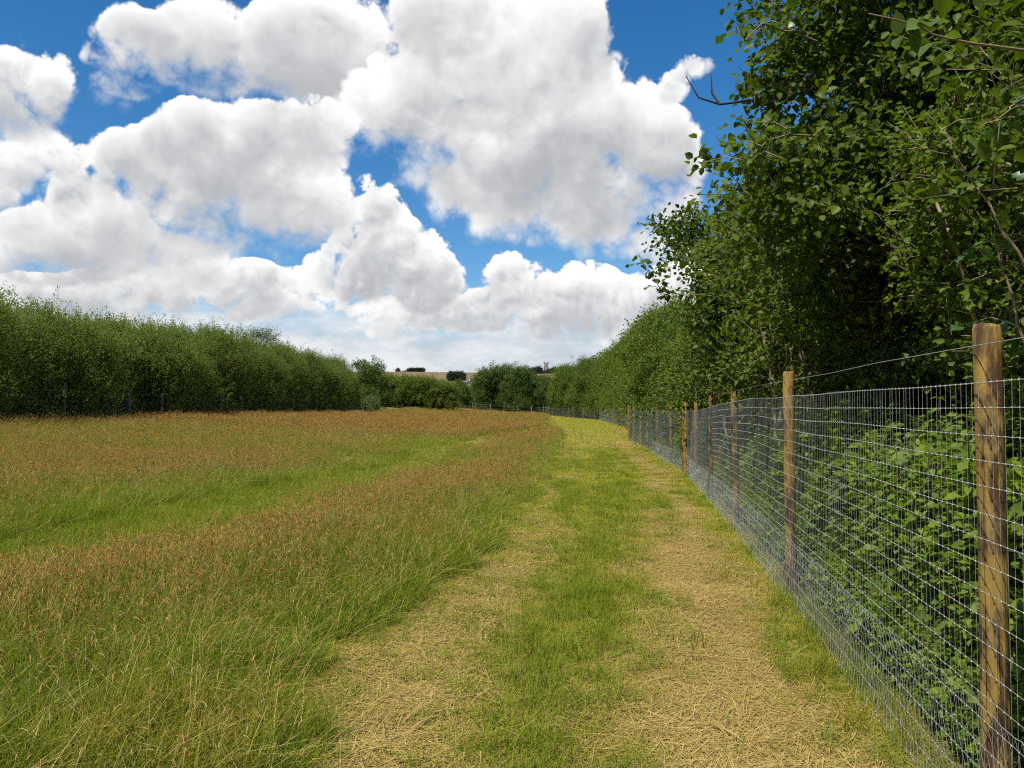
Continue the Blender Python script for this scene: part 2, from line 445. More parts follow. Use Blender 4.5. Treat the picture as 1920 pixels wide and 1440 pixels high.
# ------------------------------------------------------------------ ground: one sheet to the horizon
def make_ground():
    gx = np.unique(np.concatenate([np.arange(-22, 18, 0.4), np.linspace(18, 60, 22), np.linspace(-60, -22, 20), np.linspace(60, 3000, 40), np.linspace(-3000, -60, 40)]).round(3))
    gy = np.unique(np.concatenate([np.arange(-12, 48, 0.4), np.linspace(48, 180, 90), np.linspace(180, 1300, 80), np.linspace(1300, 4500, 20), np.linspace(-2500, -12, 24)]).round(3))
    XX, YY = np.meshgrid(gx, gy)
    ZZ = ground(XX, YY)
    nx, ny = len(gx), len(gy)
    v = np.stack([XX, YY, ZZ], -1).reshape(-1, 3)
    i, j = np.meshgrid(np.arange(nx - 1), np.arange(ny - 1))
    a = (j * nx + i).ravel()
    mb = MB(); mb.add(v, quads=np.stack([a, a + 1, a + nx + 1, a + nx], -1))
    m, t, out = new_mat('field_ground')
    off = attr(t, 'fence_offset')
    pos = position(t)
    sp_ = t.nodes.new('ShaderNodeSeparateXYZ'); t.links.new(pos, sp_.inputs[0])
    px_, py_ = X(sp_.outputs[0]), X(sp_.outputs[1])
    n1 = noise(t, pos, 1.1, 5.0, 0.6); n2 = noise(t, pos, 9.0, 6.0, 0.65); n3 = noise(t, pos, 60.0, 3.0, 0.6)
    soil = rgb_mix(t, n2.ss(0.3, 0.7), (0.12, 0.10, 0.04), (0.20, 0.165, 0.065))          # meadow floor under tall grass
    soil = rgb_mix(t, n1.ss(0.4, 0.65), soil, (0.12, 0.13, 0.03))
    mown = rgb_mix(t, (n2 * 0.5 + n3 * 0.5).ss(0.4, 0.6), (0.30, 0.255, 0.07), (0.14, 0.165, 0.03))
    straw = rgb_mix(t, (n3 * 0.6 + n2 * 0.4).ss(0.38, 0.62), (0.36, 0.265, 0.10), (0.17, 0.115, 0.045))
    wob = off + (n1 - 0.5) * 0.9 + (n2 - 0.5) * 0.5
    wheel = wob.ss(0.25, 0.6) * wob.ss(1.75, 1.25)
    eo = attr(t, 'edge_offset') + (n1 - 0.5) * 0.9 + (n2 - 0.5) * 0.5
    row = eo.ss(-0.75, -0.45) * eo.ss(0.3, 0.0)
    c = rgb_mix(t, (wheel + row * 0.8).min(1.0) * n2.ss(0.28, 0.5), mown, straw)
    c = rgb_mix(t, eo.ss(-0.05, 0.3), c, soil)
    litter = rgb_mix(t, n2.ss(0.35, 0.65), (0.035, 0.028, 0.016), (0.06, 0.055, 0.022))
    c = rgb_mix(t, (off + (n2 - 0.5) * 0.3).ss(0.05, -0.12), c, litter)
    far_f = rgb_mix(t, noise(t, pos, 0.02, 4.0, 0.6).ss(0.4, 0.6), (0.14, 0.125, 0.05), (0.10, 0.125, 0.04))
    c = rgb_mix(t, py_.ss(165.0, 185.0), c, far_f)
    tilled = rgb_mix(t, noise(t, pos, 0.03, 5.0, 0.6).ss(0.35, 0.65), (0.135, 0.10, 0.048), (0.175, 0.13, 0.062))
    c = rgb_mix(t, (py_ + (noise(t, pos, 0.006) - 0.5) * 120.0).ss(470.0, 500.0), c, tilled)
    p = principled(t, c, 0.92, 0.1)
    bp = t.nodes.new('ShaderNodeBump'); bp.inputs['Strength'].default_value = 1.0; bp.inputs['Distance'].default_value = 0.04
    t.links.new((n2 + n3 * 0.8).s, bp.inputs['Height']); t.links.new(bp.outputs[0], p.inputs['Normal'])
    t.links.new(p.outputs[0], out.inputs[0])
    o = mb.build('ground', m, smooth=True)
    at = o.data.attributes.new('fence_offset', 'FLOAT', 'POINT')
    offv = fence_x(v[:, 1]) - v[:, 0]
    at.data.foreach_set('value', offv)
    at = o.data.attributes.new('edge_offset', 'FLOAT', 'POINT')
    at.data.foreach_set('value', offv - edge_o(v[:, 1]))
    tag(o, kind='structure')
make_ground()

# ------------------------------------------------------------------ wire netting fence along the wood
def post_mesh(name, r, h, below, seed, sides=14, mat=None, rough_top=True):
    rg = np.random.default_rng(seed)
    mb = MB()
    zs = np.array([-below, 0.0, h * 0.2, h * 0.4, h * 0.6, h * 0.8, h - 0.012, h])
    ph = np.arange(sides) * 2 * np.pi / sides
    wob = 1 + 0.035 * np.sin(2 * ph + rg.uniform(0, 6)) + 0.02 * np.sin(3 * ph + rg.uniform(0, 6))
    v = []
    bend = rg.normal(0, 0.006, 2)
    for i, z in enumerate(zs):
        rr = r * wob * (1 + rg.normal(0, 0.018)) * (1.0 - 0.05 * z / h)
        if i == len(zs) - 1: rr = rr * 0.93
        c = bend * math.sin(math.pi * max(z, 0) / h)
        zz = np.full(sides, z) + (rg.normal(0, 0.004, sides) if i >= len(zs) - 2 and rough_top else 0)
        v.append(np.stack([c[0] + rr * np.cos(ph), c[1] + rr * np.sin(ph), zz], -1))
    v = np.concatenate(v); n = len(zs)
    i = np.arange(n - 1)[:, None] * sides; k = np.arange(sides)[None, :]; k2 = (k + 1) % sides
    q = np.stack([i + k, i + k2, i + sides + k2, i + sides + k], -1).reshape(-1, 4)
    top = np.array([[0, 0, h + 0.001]])
    tv = np.concatenate([v, top]); ti = len(v)
    tr = [((n - 1) * sides + j, (n - 1) * sides + (j + 1) % sides, ti) for j in range(sides)]
    mb.add(tv, tris=tr, quads=q)
    return mb.mesh(name, mat or M_POST)

NET_H, POST_H = 1.70, 1.91
def fence_point(y, side=0.0):
    """a point on the fence line, shifted to the path side"""
    y = np.asarray(y, float); x = fence_x(y)
    return np.stack([x - side, y, ground(x, y)], -1)

def along(y0, y1, step):
    """parameters y spaced evenly by true length along the fence line"""
    ys = np.linspace(y0, y1, 4000); p = fence_point(ys)[:, :2]
    s = np.concatenate([[0], np.cumsum(np.linalg.norm(np.diff(p, axis=0), axis=1))])
    return np.interp(np.arange(0, s[-1] + 1e-6, step), s, ys)

def bars(mb, a, b, r, rnd=0.5):
    """many straight three-sided wires from a to b at once"""
    a = np.asarray(a, float); b = np.asarray(b, float); n = len(a)
    d = norm(b - a)
    ref = np.where(np.abs(d[:, 2:3]) < 0.8, np.array([[0., 0., 1.]]), np.array([[1., 0., 0.]]))
    u = norm(np.cross(d, ref)); w = np.cross(d, u)
    vs = []
    for base in (a, b):
        for k in range(3):
            th = k * 2 * np.pi / 3
            vs.append(base + (u * math.cos(th) + w * math.sin(th)) * r)
    v = np.stack(vs, 1).reshape(-1, 3)
    o = np.arange(n)[:, None] * 6
    q = np.concatenate([o + np.array([[k, (k + 1) % 3, 3 + (k + 1) % 3, 3 + k]]) for k in range(3)])
    mb.add(v, quads=q, rnd=rnd)

def make_fence():
    root = empty('netting_fence', tuple(fence_point(2.8)))
    tag(root, 'tall galvanised wire netting fence on round timber posts beside the mown path', 'fence')
    off0 = np.array(root.location)
    meshes = [post_mesh('post', 0.047, POST_H, 0.4, s) for s in range(4)]
    ys = [-0.9, 2.8, 6.5, 10.3, 14.1, 18.0, 24.3, 28.2, 33.0, 37.0, 41.2] + list(along(45.0, 164.8, 3.8))
    rg = random.Random(5)
    for i, y in enumerate(ys):
        p = fence_point(y)
        o = link('post', meshes[i % 4], root, tuple(p - off0))
        o.rotation_euler = (rg.gauss(0, 0.008), rg.gauss(0, 0.008), rg.uniform(0, 6.3) if i != 1 else 0.6)
        s = rg.uniform(0.95, 1.06) if i not in (1,) else 1.0
        o.scale = (s, s, rg.uniform(0.99, 1.01))
    # thicker strainer posts where the line bends, set on the path side of the net
    sm = post_mesh('strainer_post', 0.088, 1.93, 0.5, 11, 18)
    for y, dx in ((20.4, 0.10), (43.0, 0.08), (70.0, 0.08), (121.0, 0.05), (164.9, 0.0)):
        p = fence_point(y, dx)
        o = link('strainer_post', sm, root, tuple(p - off0)); o.rotation_euler = (0, 0, y)
        o['label'] = 'thicker round strainer post where the netting bends'
    # line wires: one part each
    yy = np.concatenate([along(-2.0, 60, 0.9), along(60.5, 165, 3.0)])
    base = fence_point(yy, 0.058) - off0
    nline = 19
    hs_ = 0.06 + (NET_H - 0.06) * np.arange(nline) / (nline - 1)
    sag = 0.012 * np.sin(yy * 1.7)
    for k, h in enumerate(hs_):
        mb = MB(); pts = base + np.array([0, 0, 1.0]) * (h + sag * (0.4 + 0.3 * math.sin(k * 2.1)))[:, None]
        mb.tube(pts, 0.0015 if 0 < k < nline - 1 else 0.0020, 4, False)
        mb.build('line_wire', M_WIRE, root)
    mb = MB(); y2 = along(-2.0, 165, 1.0)
    pts = fence_point(y2, 0.055) - off0; pts[:, 2] += 1.84 - 0.012 * np.abs(np.sin(y2 * 0.85))
    mb.tube(pts, 0.0016, 4, False); mb.build('top_wire', M_WIRE, root)
    # upright stay wires, thousands and hair thin: joined
    ys_ = along(-2.0, 165, 0.05)
    rgn = np.random.default_rng(3)
    a = fence_point(ys_, 0.059) - off0; b = a.copy()
    a[:, 2] += 0.05; b[:, 2] += NET_H + 0.004
    b[:, 1] += rgn.normal(0, 0.004, len(b)); a[:, 1] += rgn.normal(0, 0.004, len(a))
    mb = MB(); bars(mb, a, b, 0.00095); o = mb.build('stay_wire_mesh', M_WIRE, root); o['kind'] = 'stuff'
    # hinge knots where stays cross the line wires, near posts only
    sel = ys_ < 13
    oct_ = np.array([(1, 0, 0), (-1, 0, 0), (0, 1, 0), (0, -1, 0), (0, 0, 1), (0, 0, -1)]) * np.array([0.0034, 0.0042, 0.0048])
    ft = np.array([(0, 2, 4), (2, 1, 4), (1, 3, 4), (3, 0, 4), (2, 0, 5), (1, 2, 5), (3, 1, 5), (0, 3, 5)])
    ctr = []
    sg = 0.012 * np.sin(ys_[sel] * 1.7)
    for k, h in enumerate(hs_):
        c = fence_point(ys_[sel], 0.060) - off0; c[:, 2] += h + sg * (0.4 + 0.3 * math.sin(k * 2.1)); ctr.append(c)
    ctr = np.concatenate(ctr)
    v = (ctr[:, None, :] + oct_[None]).reshape(-1, 3)
    t_ = (np.arange(len(ctr))[:, None, None] * 6 + ft[None]).reshape(-1, 3)
    mb = MB(); mb.add(v, tris=t_); o = mb.build('wire_knots', M_WIRE, root); o['kind'] = 'stuff'
    # hexagonal rabbit netting along the foot, folded out a little at the ground
    mb = MB()
    cell, rows = 0.052, 11
    yh = along(-1.0, 30.0, cell); nc = len(yh)
    prof_h = np.linspace(0.0, 0.54, rows + 1)
    P = []
    for r_ in range(rows + 1):
        h = prof_h[r_]
        out_ = 0.064 + 0.045 * max(0.0, 1 - h / 0.16) ** 1.5
        p = fence_point(yh + (0.5 * cell if r_ % 2 else 0.0), out_) - off0
        p[:, 2] += h + 0.012 + 0.010 * np.sin(yh * 3.1 + r_) * (h > 0.3) + rgn.normal(0, 0.004, nc)
        p[:, 0] += 0.006 * np.sin(yh * 2.3 + r_ * 0.7) + rgn.normal(0, 0.003, nc)
        P.append(p)
    A, B = [], []
    for r_ in range(rows):
        lo, hi = P[r_], P[r_ + 1]
        m1, m2 = lo * 0.72 + hi * 0.28, lo * 0.28 + hi * 0.72
        nxt = np.roll(lo, -1 if r_ % 2 else 1, axis=0)
        A += [lo[1:-1]]; B += [hi[1:-1]]
        A += [lo[1:-1]]; B += [(np.roll(hi, -1, axis=0) if r_ % 2 else np.roll(hi, 1, axis=0))[1:-1]]
    A = np.concatenate(A); B = np.concatenate(B)
    ok = np.linalg.norm(A - B, axis=1) < 0.2
    bars(mb, A[ok], B[ok], 0.0005)
    o = mb.build('hexagonal_netting', M_WIRE, root); o['kind'] = 'stuff'
    mb = MB(); mb.tube(P[-1], 0.0019, 4, False); mb.build('netting_edge_wire', M_WIRE, root)
make_fence()

# ------------------------------------------------------------------ old stock fence in front of the left hedge
def make_stock_fence():
    fx = -16.7
    ys = [25.4, 28.9] + [33.7] + [37.0 + 3.65 * k for k in range(16)]
    root = empty('stock_fence', (fx, 33.7, float(ground(fx, 33.7))))
    tag(root, 'weathered post and wire stock fence in front of the tall hedge', 'fence')
    o0 = np.array(root.location)
    ms = [post_mesh('post', 0.055, 1.38, 0.3, 20 + s, 10, M_OLDPOST) for s in range(3)]
    thick = post_mesh('strainer_post', 0.10, 1.42, 0.3, 31, 12, M_OLDPOST)
    rg = random.Random(8)
    for i, y in enumerate(ys):
        z = float(ground(fx, y))
        o = link('strainer_post' if y == 33.7 else 'post', thick if y == 33.7 else ms[i % 3], root, (0, y - o0[1], z - o0[2]))
        o.rotation_euler = (rg.gauss(0, 0.025), rg.gauss(0, 0.025), rg.uniform(0, 6))
        if y == 28.9: o.scale = (1, 1, 1.12)
    yy = np.linspace(20, 93, 60); zz = ground(np.full(60, fx), yy)
    for h in (0.12, 0.27, 0.42, 0.58, 0.74, 0.90, 1.25):
        mb = MB(); mb.tube(np.stack([np.full(60, 0.06), yy - o0[1], zz + h - o0[2]], -1), 0.0022, 3, False); mb.build('line_wire', M_OLDWIRE, root)
    yv = np.arange(20, 93, 0.15); zv = ground(np.full(len(yv), fx), yv)
    a = np.stack([np.full(len(yv), 0.062), yv - o0[1], zv + 0.12 - o0[2]], -1); b = a + np.array([0, 0, 0.78])
    mb = MB(); bars(mb, a, b, 0.0016); o = mb.build('stay_wire_mesh', M_OLDWIRE, root); o['kind'] = 'stuff'
    # diagonal brace struts at the strainer post
    for s in (-1, 1):
        mb = MB(); mb.tube([(0.05, 0.0, 0.75), (0.05, s * 1.9, 0.15)], 0.035, 6); mb.build('brace_strut', M_OLDPOST, root)
    mb = MB(); mb.tube([(0.35, -2.2, 0.20), (0.30, 0.2, 0.24), (0.3, 2.4, 0.22)], 0.03, 6)
    mb.build('ground_rail', M_OLDPOST, root)
make_stock_fence()

# ------------------------------------------------------------------ trees and bushes
def leaves(mb, P, axis, nor, L, W, fold, rnd, six=False):
    n = len(P)
    axis = norm(axis); side = norm(np.cross(axis, nor)); up = np.cross(side, axis)
    L = np.broadcast_to(np.asarray(L, float), (n,))[:, None]; W = np.broadcast_to(np.asarray(W, float), (n,))[:, None]
    if six:
        lift = up * (fold * W)
        vs = [P, P + axis * L * 0.30 + side * W * 0.46 + lift, P + axis * L * 0.66 + side * W * 0.40 + lift * 0.6, P + axis * L - up * L * 0.12,
              P + axis * L * 0.66 - side * W * 0.40 + lift * 0.6, P + axis * L * 0.30 - side * W * 0.46 + lift]
        v = np.stack(vs, 1).reshape(-1, 3); o = np.arange(n)[:, None] * 6
        q = np.concatenate([o + np.array([[0, 1, 2, 3]]), o + np.array([[0, 3, 4, 5]])])
        mb.add(v, quads=q, rnd=np.repeat(rnd, 6))
    else:
        lift = up * (fold * W)
        vs = [P, P + axis * L * 0.45 + side * W * 0.5 + lift, P + axis * L, P + axis * L * 0.45 - side * W * 0.5 + lift]
        v = np.stack(vs, 1).reshape(-1, 3); o = np.arange(n)[:, None] * 4
        t = np.concatenate([o + np.array([[0, 1, 2]]), o + np.array([[0, 2, 3]])])
        mb.add(v, tris=t, rnd=np.repeat(rnd, 4))

def crown_points(lobes, n, rg, inner=0.55):
    lo = np.array(lobes, float)
    wgt = (lo[:, 3] * lo[:, 4] + lo[:, 3] * lo[:, 5] + lo[:, 4] * lo[:, 5])
    P, O, K = [], [], []
    got = 0
    while got < n:
        k = rg.choice(len(lo), 2 * n, p=wgt / wgt.sum())
        d = norm(rg.normal(size=(2 * n, 3)))
        bump = 1 + 0.16 * np.sin(d[:, 0] * 7 + k) * np.sin(d[:, 1] * 6 + 2 * k) + 0.10 * np.sin(d[:, 2] * 13 + k)
        u = (inner + (1 - inner) * rg.random(2 * n) ** 0.6) * bump
        p = lo[k, :3] + d * lo[k, 3:] * u[:, None]
        deep = np.zeros(2 * n, bool)
        for j in range(len(lo)):
            q = (((p - lo[j, :3]) / lo[j, 3:]) ** 2).sum(1)
            deep |= (q < 0.30) & (k != j)
        keep = ~deep & (p[:, 2] > 0.05)
        P.append(p[keep]); O.append(norm(d[keep] / lo[k[keep], 3:])); K.append(k[keep]); got += keep.sum()
    return np.concatenate(P)[:n], np.concatenate(O)[:n], np.concatenate(K)[:n]

def make_plant(name, seed, lobes, n_twig, per, L, W, twig, leafm, bark, up=0.3, out=0.7, six=False, stems=None, trunk_r=0.12,
               spread=0.06, inner=0.55, droop=0.0, flat=0.8, limb_n=9, fold=0.18, aspect_jit=0.25, align=0.5, boughs=0, bough_r=(0.30, 0.15)):
    """an empty with a trunk (stems, limbs, twigs) and a crown of separate leaves"""
    rg = np.random.default_rng(seed)
    root = empty(name, (0, 0, 0))
    C, O, K = crown_points(lobes, n_twig, rg, inner)
    if boughs:                                           # gather the twigs on separate boughs with gaps between them
        BC, BO, BK = crown_points(lobes, boughs, rg, inner)
        w_ = rg.gamma(2.0, 1.0, boughs); j_ = rg.choice(boughs, n_twig, p=w_ / w_.sum())
        sz_ = rg.uniform(0.7, 1.35, boughs)[j_]
        offs = np.clip(rg.normal(0, 1, (n_twig, 3)), -2.0, 2.0) * np.array([bough_r[0], bough_r[0], bough_r[1]]) * sz_[:, None]
        offs[:, 2] -= 0.25 * np.hypot(offs[:, 0], offs[:, 1]) - 0.06
        C = BC[j_] + offs; O = norm(BO[j_] + 0.8 * norm(offs)); K = BK[j_]
        C[:, 2] = np.maximum(C[:, 2], 0.08)
    td = norm(O * out + np.array([0, 0, up]) + rg.normal(0, 0.35, C.shape))
    tl = twig * rg.uniform(0.6, 1.4, len(C))
    mb = MB()
    s = (np.arange(per) + 0.5) / per
    P = C[:, None, :] + td[:, None, :] * (tl[:, None] * (s[None, :] - 0.35))[:, :, None] + rg.normal(0, spread, (len(C), per, 3))
    ax = norm(td[:, None, :] * align + rg.normal(0, 0.6, P.shape) + np.array([0, 0, -droop]))
    no = norm(np.array([0, 0, 1.0]) * flat + O[:, None, :] * 0.35 + rg.normal(0, 0.5, P.shape))
    n = P.shape[0] * per
    cl_tint = np.repeat(rg.random(len(C)), per)
    rnd = np.clip(0.45 * cl_tint + 0.55 * rg.random(n) + rg.normal(0, 0.08, n), 0, 1) ** 1.7
    sz = rg.uniform(1 - aspect_jit, 1 + aspect_jit, n)
    leaves(mb, P.reshape(-1, 3), ax.reshape(-1, 3), no.reshape(-1, 3), L * sz, W * sz, fold, rnd, six)
    mb.build('crown', leafm, root)
    tb = MB()
    lo = np.array(lobes, float)
    stems = stems or [((0, 0, -0.2), (lo[:, :3].mean(0) * np.array([0.6, 0.6, 1.0])))]
    paths = []
    for a, b in stems:
        a = np.array(a, float); b = np.array(b, float)
        tt = np.linspace(0, 1, 9)[:, None]
        w = np.cumsum(rg.normal(0, 0.02 * np.linalg.norm(b - a), (9, 3)), 0); w[0] = 0; w[:, 2] *= 0.2
        p = a + (b - a) * tt + w
        r = trunk_r * (1 - 0.72 * tt[:, 0]); r[0] *= 1.25
        tb.tube(p, r, 8); paths.append((p, r))
    for j in range(len(lo)):
        pi, ri = paths[j % len(paths)]
        end = lo[j, :3]
        h = np.argmin(np.abs(pi[:, 2] - max(0.35 * end[2] + 0.2, 0.3)))
        a = pi[h]; mid = (a + end) / 2 + np.array([0, 0, -0.08 * np.linalg.norm(end - a)]) + rg.normal(0, 0.08, 3)
        tt = np.linspace(0, 1, 7)[:, None]
        lp = (1 - tt) ** 2 * a + 2 * tt * (1 - tt) * mid + tt ** 2 * end
        tb.tube(lp, np.linspace(ri[h] * 0.62, 0.018, 7), 6, False)
        mine = np.where(K == j)[0]
        for q in mine[:limb_n]:
            st = lp[rg.integers(3, 7)]
            e = C[q]; md = (st + e) / 2 + rg.normal(0, 0.06, 3)
            t3 = np.linspace(0, 1, 5)[:, None]
            tb.tube((1 - t3) ** 2 * st + 2 * t3 * (1 - t3) * md + t3 ** 2 * e, np.linspace(0.016, 0.005, 5), 4, False)
    bars(tb, C - td * (tl * 0.6)[:, None], C + td * (tl * 0.62)[:, None], 0.0035)
    tb.build('trunk', bark, root)
    return root

def place(root, x, y, rz=0.0, s=1.0, sz=None, z=None):
    root.location = (x, y, float(ground(x, y)) - 0.03 if z is None else z)
    root.rotation_euler = (0, 0, rz); root.scale = (s, s, sz or s)

RG = random.Random(77)
# --- the wood on the right: nearest trees, each with its own crown
near_a = make_plant('broadleaf_tree', 1, [(-1.05, 0.6, 3.0, 1.3, 1.5, 1.2), (-0.9, 0.2, 4.9, 1.5, 1.7, 1.4), (0.6, -0.4, 3.4, 1.7, 1.6, 1.5), (0.2, 0.2, 6.6, 1.9, 1.9, 1.5), (1.7, 0.5, 5.0, 1.6, 1.8, 1.7), (-1.3, 1.5, 6.2, 1.2, 1.4, 1.2), (0.9, -1.2, 5.0, 1.3, 1.2, 1.4), (0.3, 0.5, 8.2, 1.6, 1.6, 1.2), (-1.25, 0.9, 7.4, 1.2, 1.3, 1.1), (-1.2, -0.3, 3.9, 1.1, 1.2, 1.0), (-2.0, 0.3, 3.7, 0.95, 1.0, 0.8), (-1.65, 0.4, 4.8, 0.85, 1.1, 0.9), (-1.35, 0.6, 5.9, 0.85, 1.1, 0.9)],
                    7600, 13, 0.082, 0.068, 0.30, M_LEAF_NEAR, M_BARK, boughs=360, six=True, stems=[((0, 0, -0.2), (0.2, 0.1, 6.5)), ((-0.12, 0.1, -0.2), (-1.0, 0.7, 5.0)), ((0.15, -0.1, -0.2), (0.9, -0.9, 4.6))], trunk_r=0.14, droop=0.35, spread=0.07)
place(near_a, 5.22, 7.0)
tag(near_a, 'tall dark broadleaf tree overhanging the netting fence behind the nearest round posts', 'tree')
near_b = make_plant('broadleaf_tree', 2, [(-1.6, 0.0, 4.7, 1.05, 1.2, 0.95), (-0.9, 0.3, 3.2, 1.2, 1.3, 1.0), (-0.2, 0.0, 5.0, 1.6, 1.5, 1.2), (1.0, 0.2, 4.2, 1.6, 1.6, 1.5), (0.6, -0.7, 2.6, 1.4, 1.2, 1.0), (0.6, 0.1, 6.0, 1.3, 1.3, 0.9)],
                    3800, 13, 0.086, 0.070, 0.30, M_LEAF_NEAR, M_BARK, boughs=190, six=True, stems=[((0, 0, -0.2), (0.2, 0.1, 5.0)), ((-0.1, 0, -0.2), (-1.5, 0.1, 4.0))], trunk_r=0.12, droop=0.3, spread=0.07)
place(near_b, 5.55, 13.6)
tag(near_b, 'broadleaf tree reaching furthest out over the path, with a leafy sprig against the sky', 'tree')
near_c = make_plant('oak_tree', 3, [(-0.9, 0.3, 3.4, 1.2, 1.3, 1.1), (0.3, -0.5, 2.6, 1.4, 1.2, 1.1), (0.2, 0.4, 4.8, 1.6, 1.6, 1.4), (1.4, 0.0, 3.6, 1.4, 1.5, 1.4), (0.8, 0.3, 6.2, 1.5, 1.5, 1.2), (-0.6, -0.2, 5.9, 1.0, 1.1, 1.0)],
                    3800, 14, 0.096, 0.062, 0.28, M_LEAF_OAK, M_BARK, boughs=210, six=True, stems=[((0, 0, -0.2), (0.2, 0.1, 5.4)), ((0.1, 0, -0.2), (1.1, -0.2, 3.6))], trunk_r=0.16, spread=0.07)
place(near_c, 4.55, 3.0, 0.4)
tag(near_c, 'oak tree beside the nearest fence post, its low boughs behind the netting', 'tree')
# multi-stemmed sallow with pale leaning stems just behind the net
sallow = make_plant('sallow_shrub', 4, [(-0.5, 0.0, 2.5, 0.9, 1.0, 0.8), (0.5, 0.3, 2.7, 1.0, 1.0, 0.9), (0.0, -0.4, 3.3, 1.0, 1.0, 0.8), (-0.6, 0.5, 3.6, 0.9, 0.9, 0.8), (0.7, -0.3, 3.9, 0.9, 0.9, 0.7)],
                    1200, 11, 0.072, 0.052, 0.30, M_LEAF_MID, M_BARK_PALE, six=True, stems=[((0, 0, -0.1), (-0.9, 0.3, 3.6)), ((0.08, 0, -0.1), (0.1, 0.2, 3.9)), ((0.12, -0.05, -0.1), (0.9, -0.3, 3.7)), ((-0.05, 0.05, -0.1), (-0.5, -0.4, 3.0))], trunk_r=0.045, spread=0.06)
place(sallow, 3.95, 9.4)
tag(sallow, 'sallow shrub with several pale leaning stems behind the second and third posts', 'shrub')
sallow2 = copy_tree(sallow); place(sallow2, 5.2, 18.2, 2.2, 1.0)
tag(sallow2, 'pale stemmed sallow shrub behind the netting just before the thick strainer post', 'shrub')
sallow3 = copy_tree(sallow); place(sallow3, 3.95, 5.5, 4.0, 0.85)
tag(sallow3, 'sallow shrub in the shade between the nearest and the second fence post', 'shrub')

# --- the wooded row along the fence: three kinds, repeated
mids = [make_plant('woodland_tree', 10 + k, lob, 2700, 12, 0.120, 0.092, 0.40, lm, M_BARK, boughs=130, bough_r=(0.42, 0.24), spread=0.12, trunk_r=0.13, limb_n=5, up=0.35)
        for k, (lob, lm) in enumerate([
            ([(-0.8, 0.0, 2.2, 1.4, 1.5, 1.6), (0.6, 0.6, 2.6, 1.6, 1.5, 1.8), (0.0, -0.7, 3.6, 1.6, 1.5, 1.6), (0.1, 0.3, 5.2, 1.7, 1.7, 1.5), (-0.9, 0.4, 4.2, 1.2, 1.3, 1.3), (0.4, 0.0, 6.3, 1.0, 1.1, 0.9)], M_LEAF_MID),
            ([(-0.9, 0.3, 1.9, 1.2, 1.5, 1.4), (0.7, -0.4, 2.4, 1.5, 1.6, 1.7), (-0.5, -0.6, 3.8, 1.4, 1.4, 1.5), (0.5, 0.5, 4.5, 1.6, 1.5, 1.5), (-0.2, 0.0, 5.9, 1.2, 1.2, 1.2)], M_LEAF_OAK),
            ([(-0.9, 0.0, 1.7, 1.1, 1.3, 1.4), (0.4, 0.6, 2.2, 1.3, 1.3, 1.7), (0.1, -0.6, 3.4, 1.2, 1.3, 1.7), (-0.2, 0.2, 5.0, 1.1, 1.2, 1.7), (0.1, 0.0, 6.6, 0.6, 0.6, 1.0)], M_LEAF_MID)])]
used = [False] * 3
def put_mid(k, x, y, s, sz, label, group):
    o = mids[k] if not used[k] else copy_tree(mids[k])
    used[k] = True
    place(o, x, y, RG.uniform(0, 6.28), s, sz)
    tag(o, label, 'tree', group)
    return o
ORD = 'first second third fourth fifth sixth seventh eighth ninth tenth eleventh twelfth thirteenth fourteenth fifteenth sixteenth seventeenth eighteenth nineteenth twentieth'.split()
ORD += ['twenty-' + w for w in ORD[:9]] + ['thirtieth'] + ['thirty-' + w for w in ORD[:9]] + ['fortieth']
row_posts = [24.3, 28.2, 33.0, 37.0, 41.2] + list(along(45.0, 164.8, 3.8))
for k, y in enumerate([20.6] + row_posts):
    H = float(np.interp(y, [18, 25, 35, 50, 70, 110, 166], [5.3, 5.6, 6.4, 8.2, 9.8, 11.4, 9.6])) * RG.uniform(0.90, 1.07)
    s = max(0.82, H / 7.0 * RG.uniform(0.9, 1.05)); kk = (k * 2 + (k // 3)) % 3
    x = float(fence_x(y)) + 1.75 * s + 0.30 + RG.uniform(-0.2, 0.4)
    if k == 0: lab = 'leafy tree directly behind the thick strainer post of the netting fence'
    else: lab = 'leafy tree behind the %s thin post past the thick strainer post of the netting fence' % ORD[k - 1]
    put_mid(kk, x, y, s, H / 7.2, lab, 'trees in the row beyond the strainer post')
# --- deeper wood behind the front row
k = 0
for row, dx in enumerate((5.6, 9.0, 13.5)):
    y = 0.5 + row * 1.3
    while y < (60 if row == 0 else 42 if row == 1 else 34):
        H = RG.uniform(6.2, 7.4) if y < 30 else RG.uniform(6.4, 8.0)
        put_mid(k % 3, float(fence_x(y)) + dx + RG.uniform(-0.7, 0.7), y, 1.0 * RG.uniform(0.9, 1.15), H / 7.2, 'shaded tree deep in the wood behind the front row', 'trees deeper in the wood')
        y += RG.uniform(3.2, 4.4); k += 1

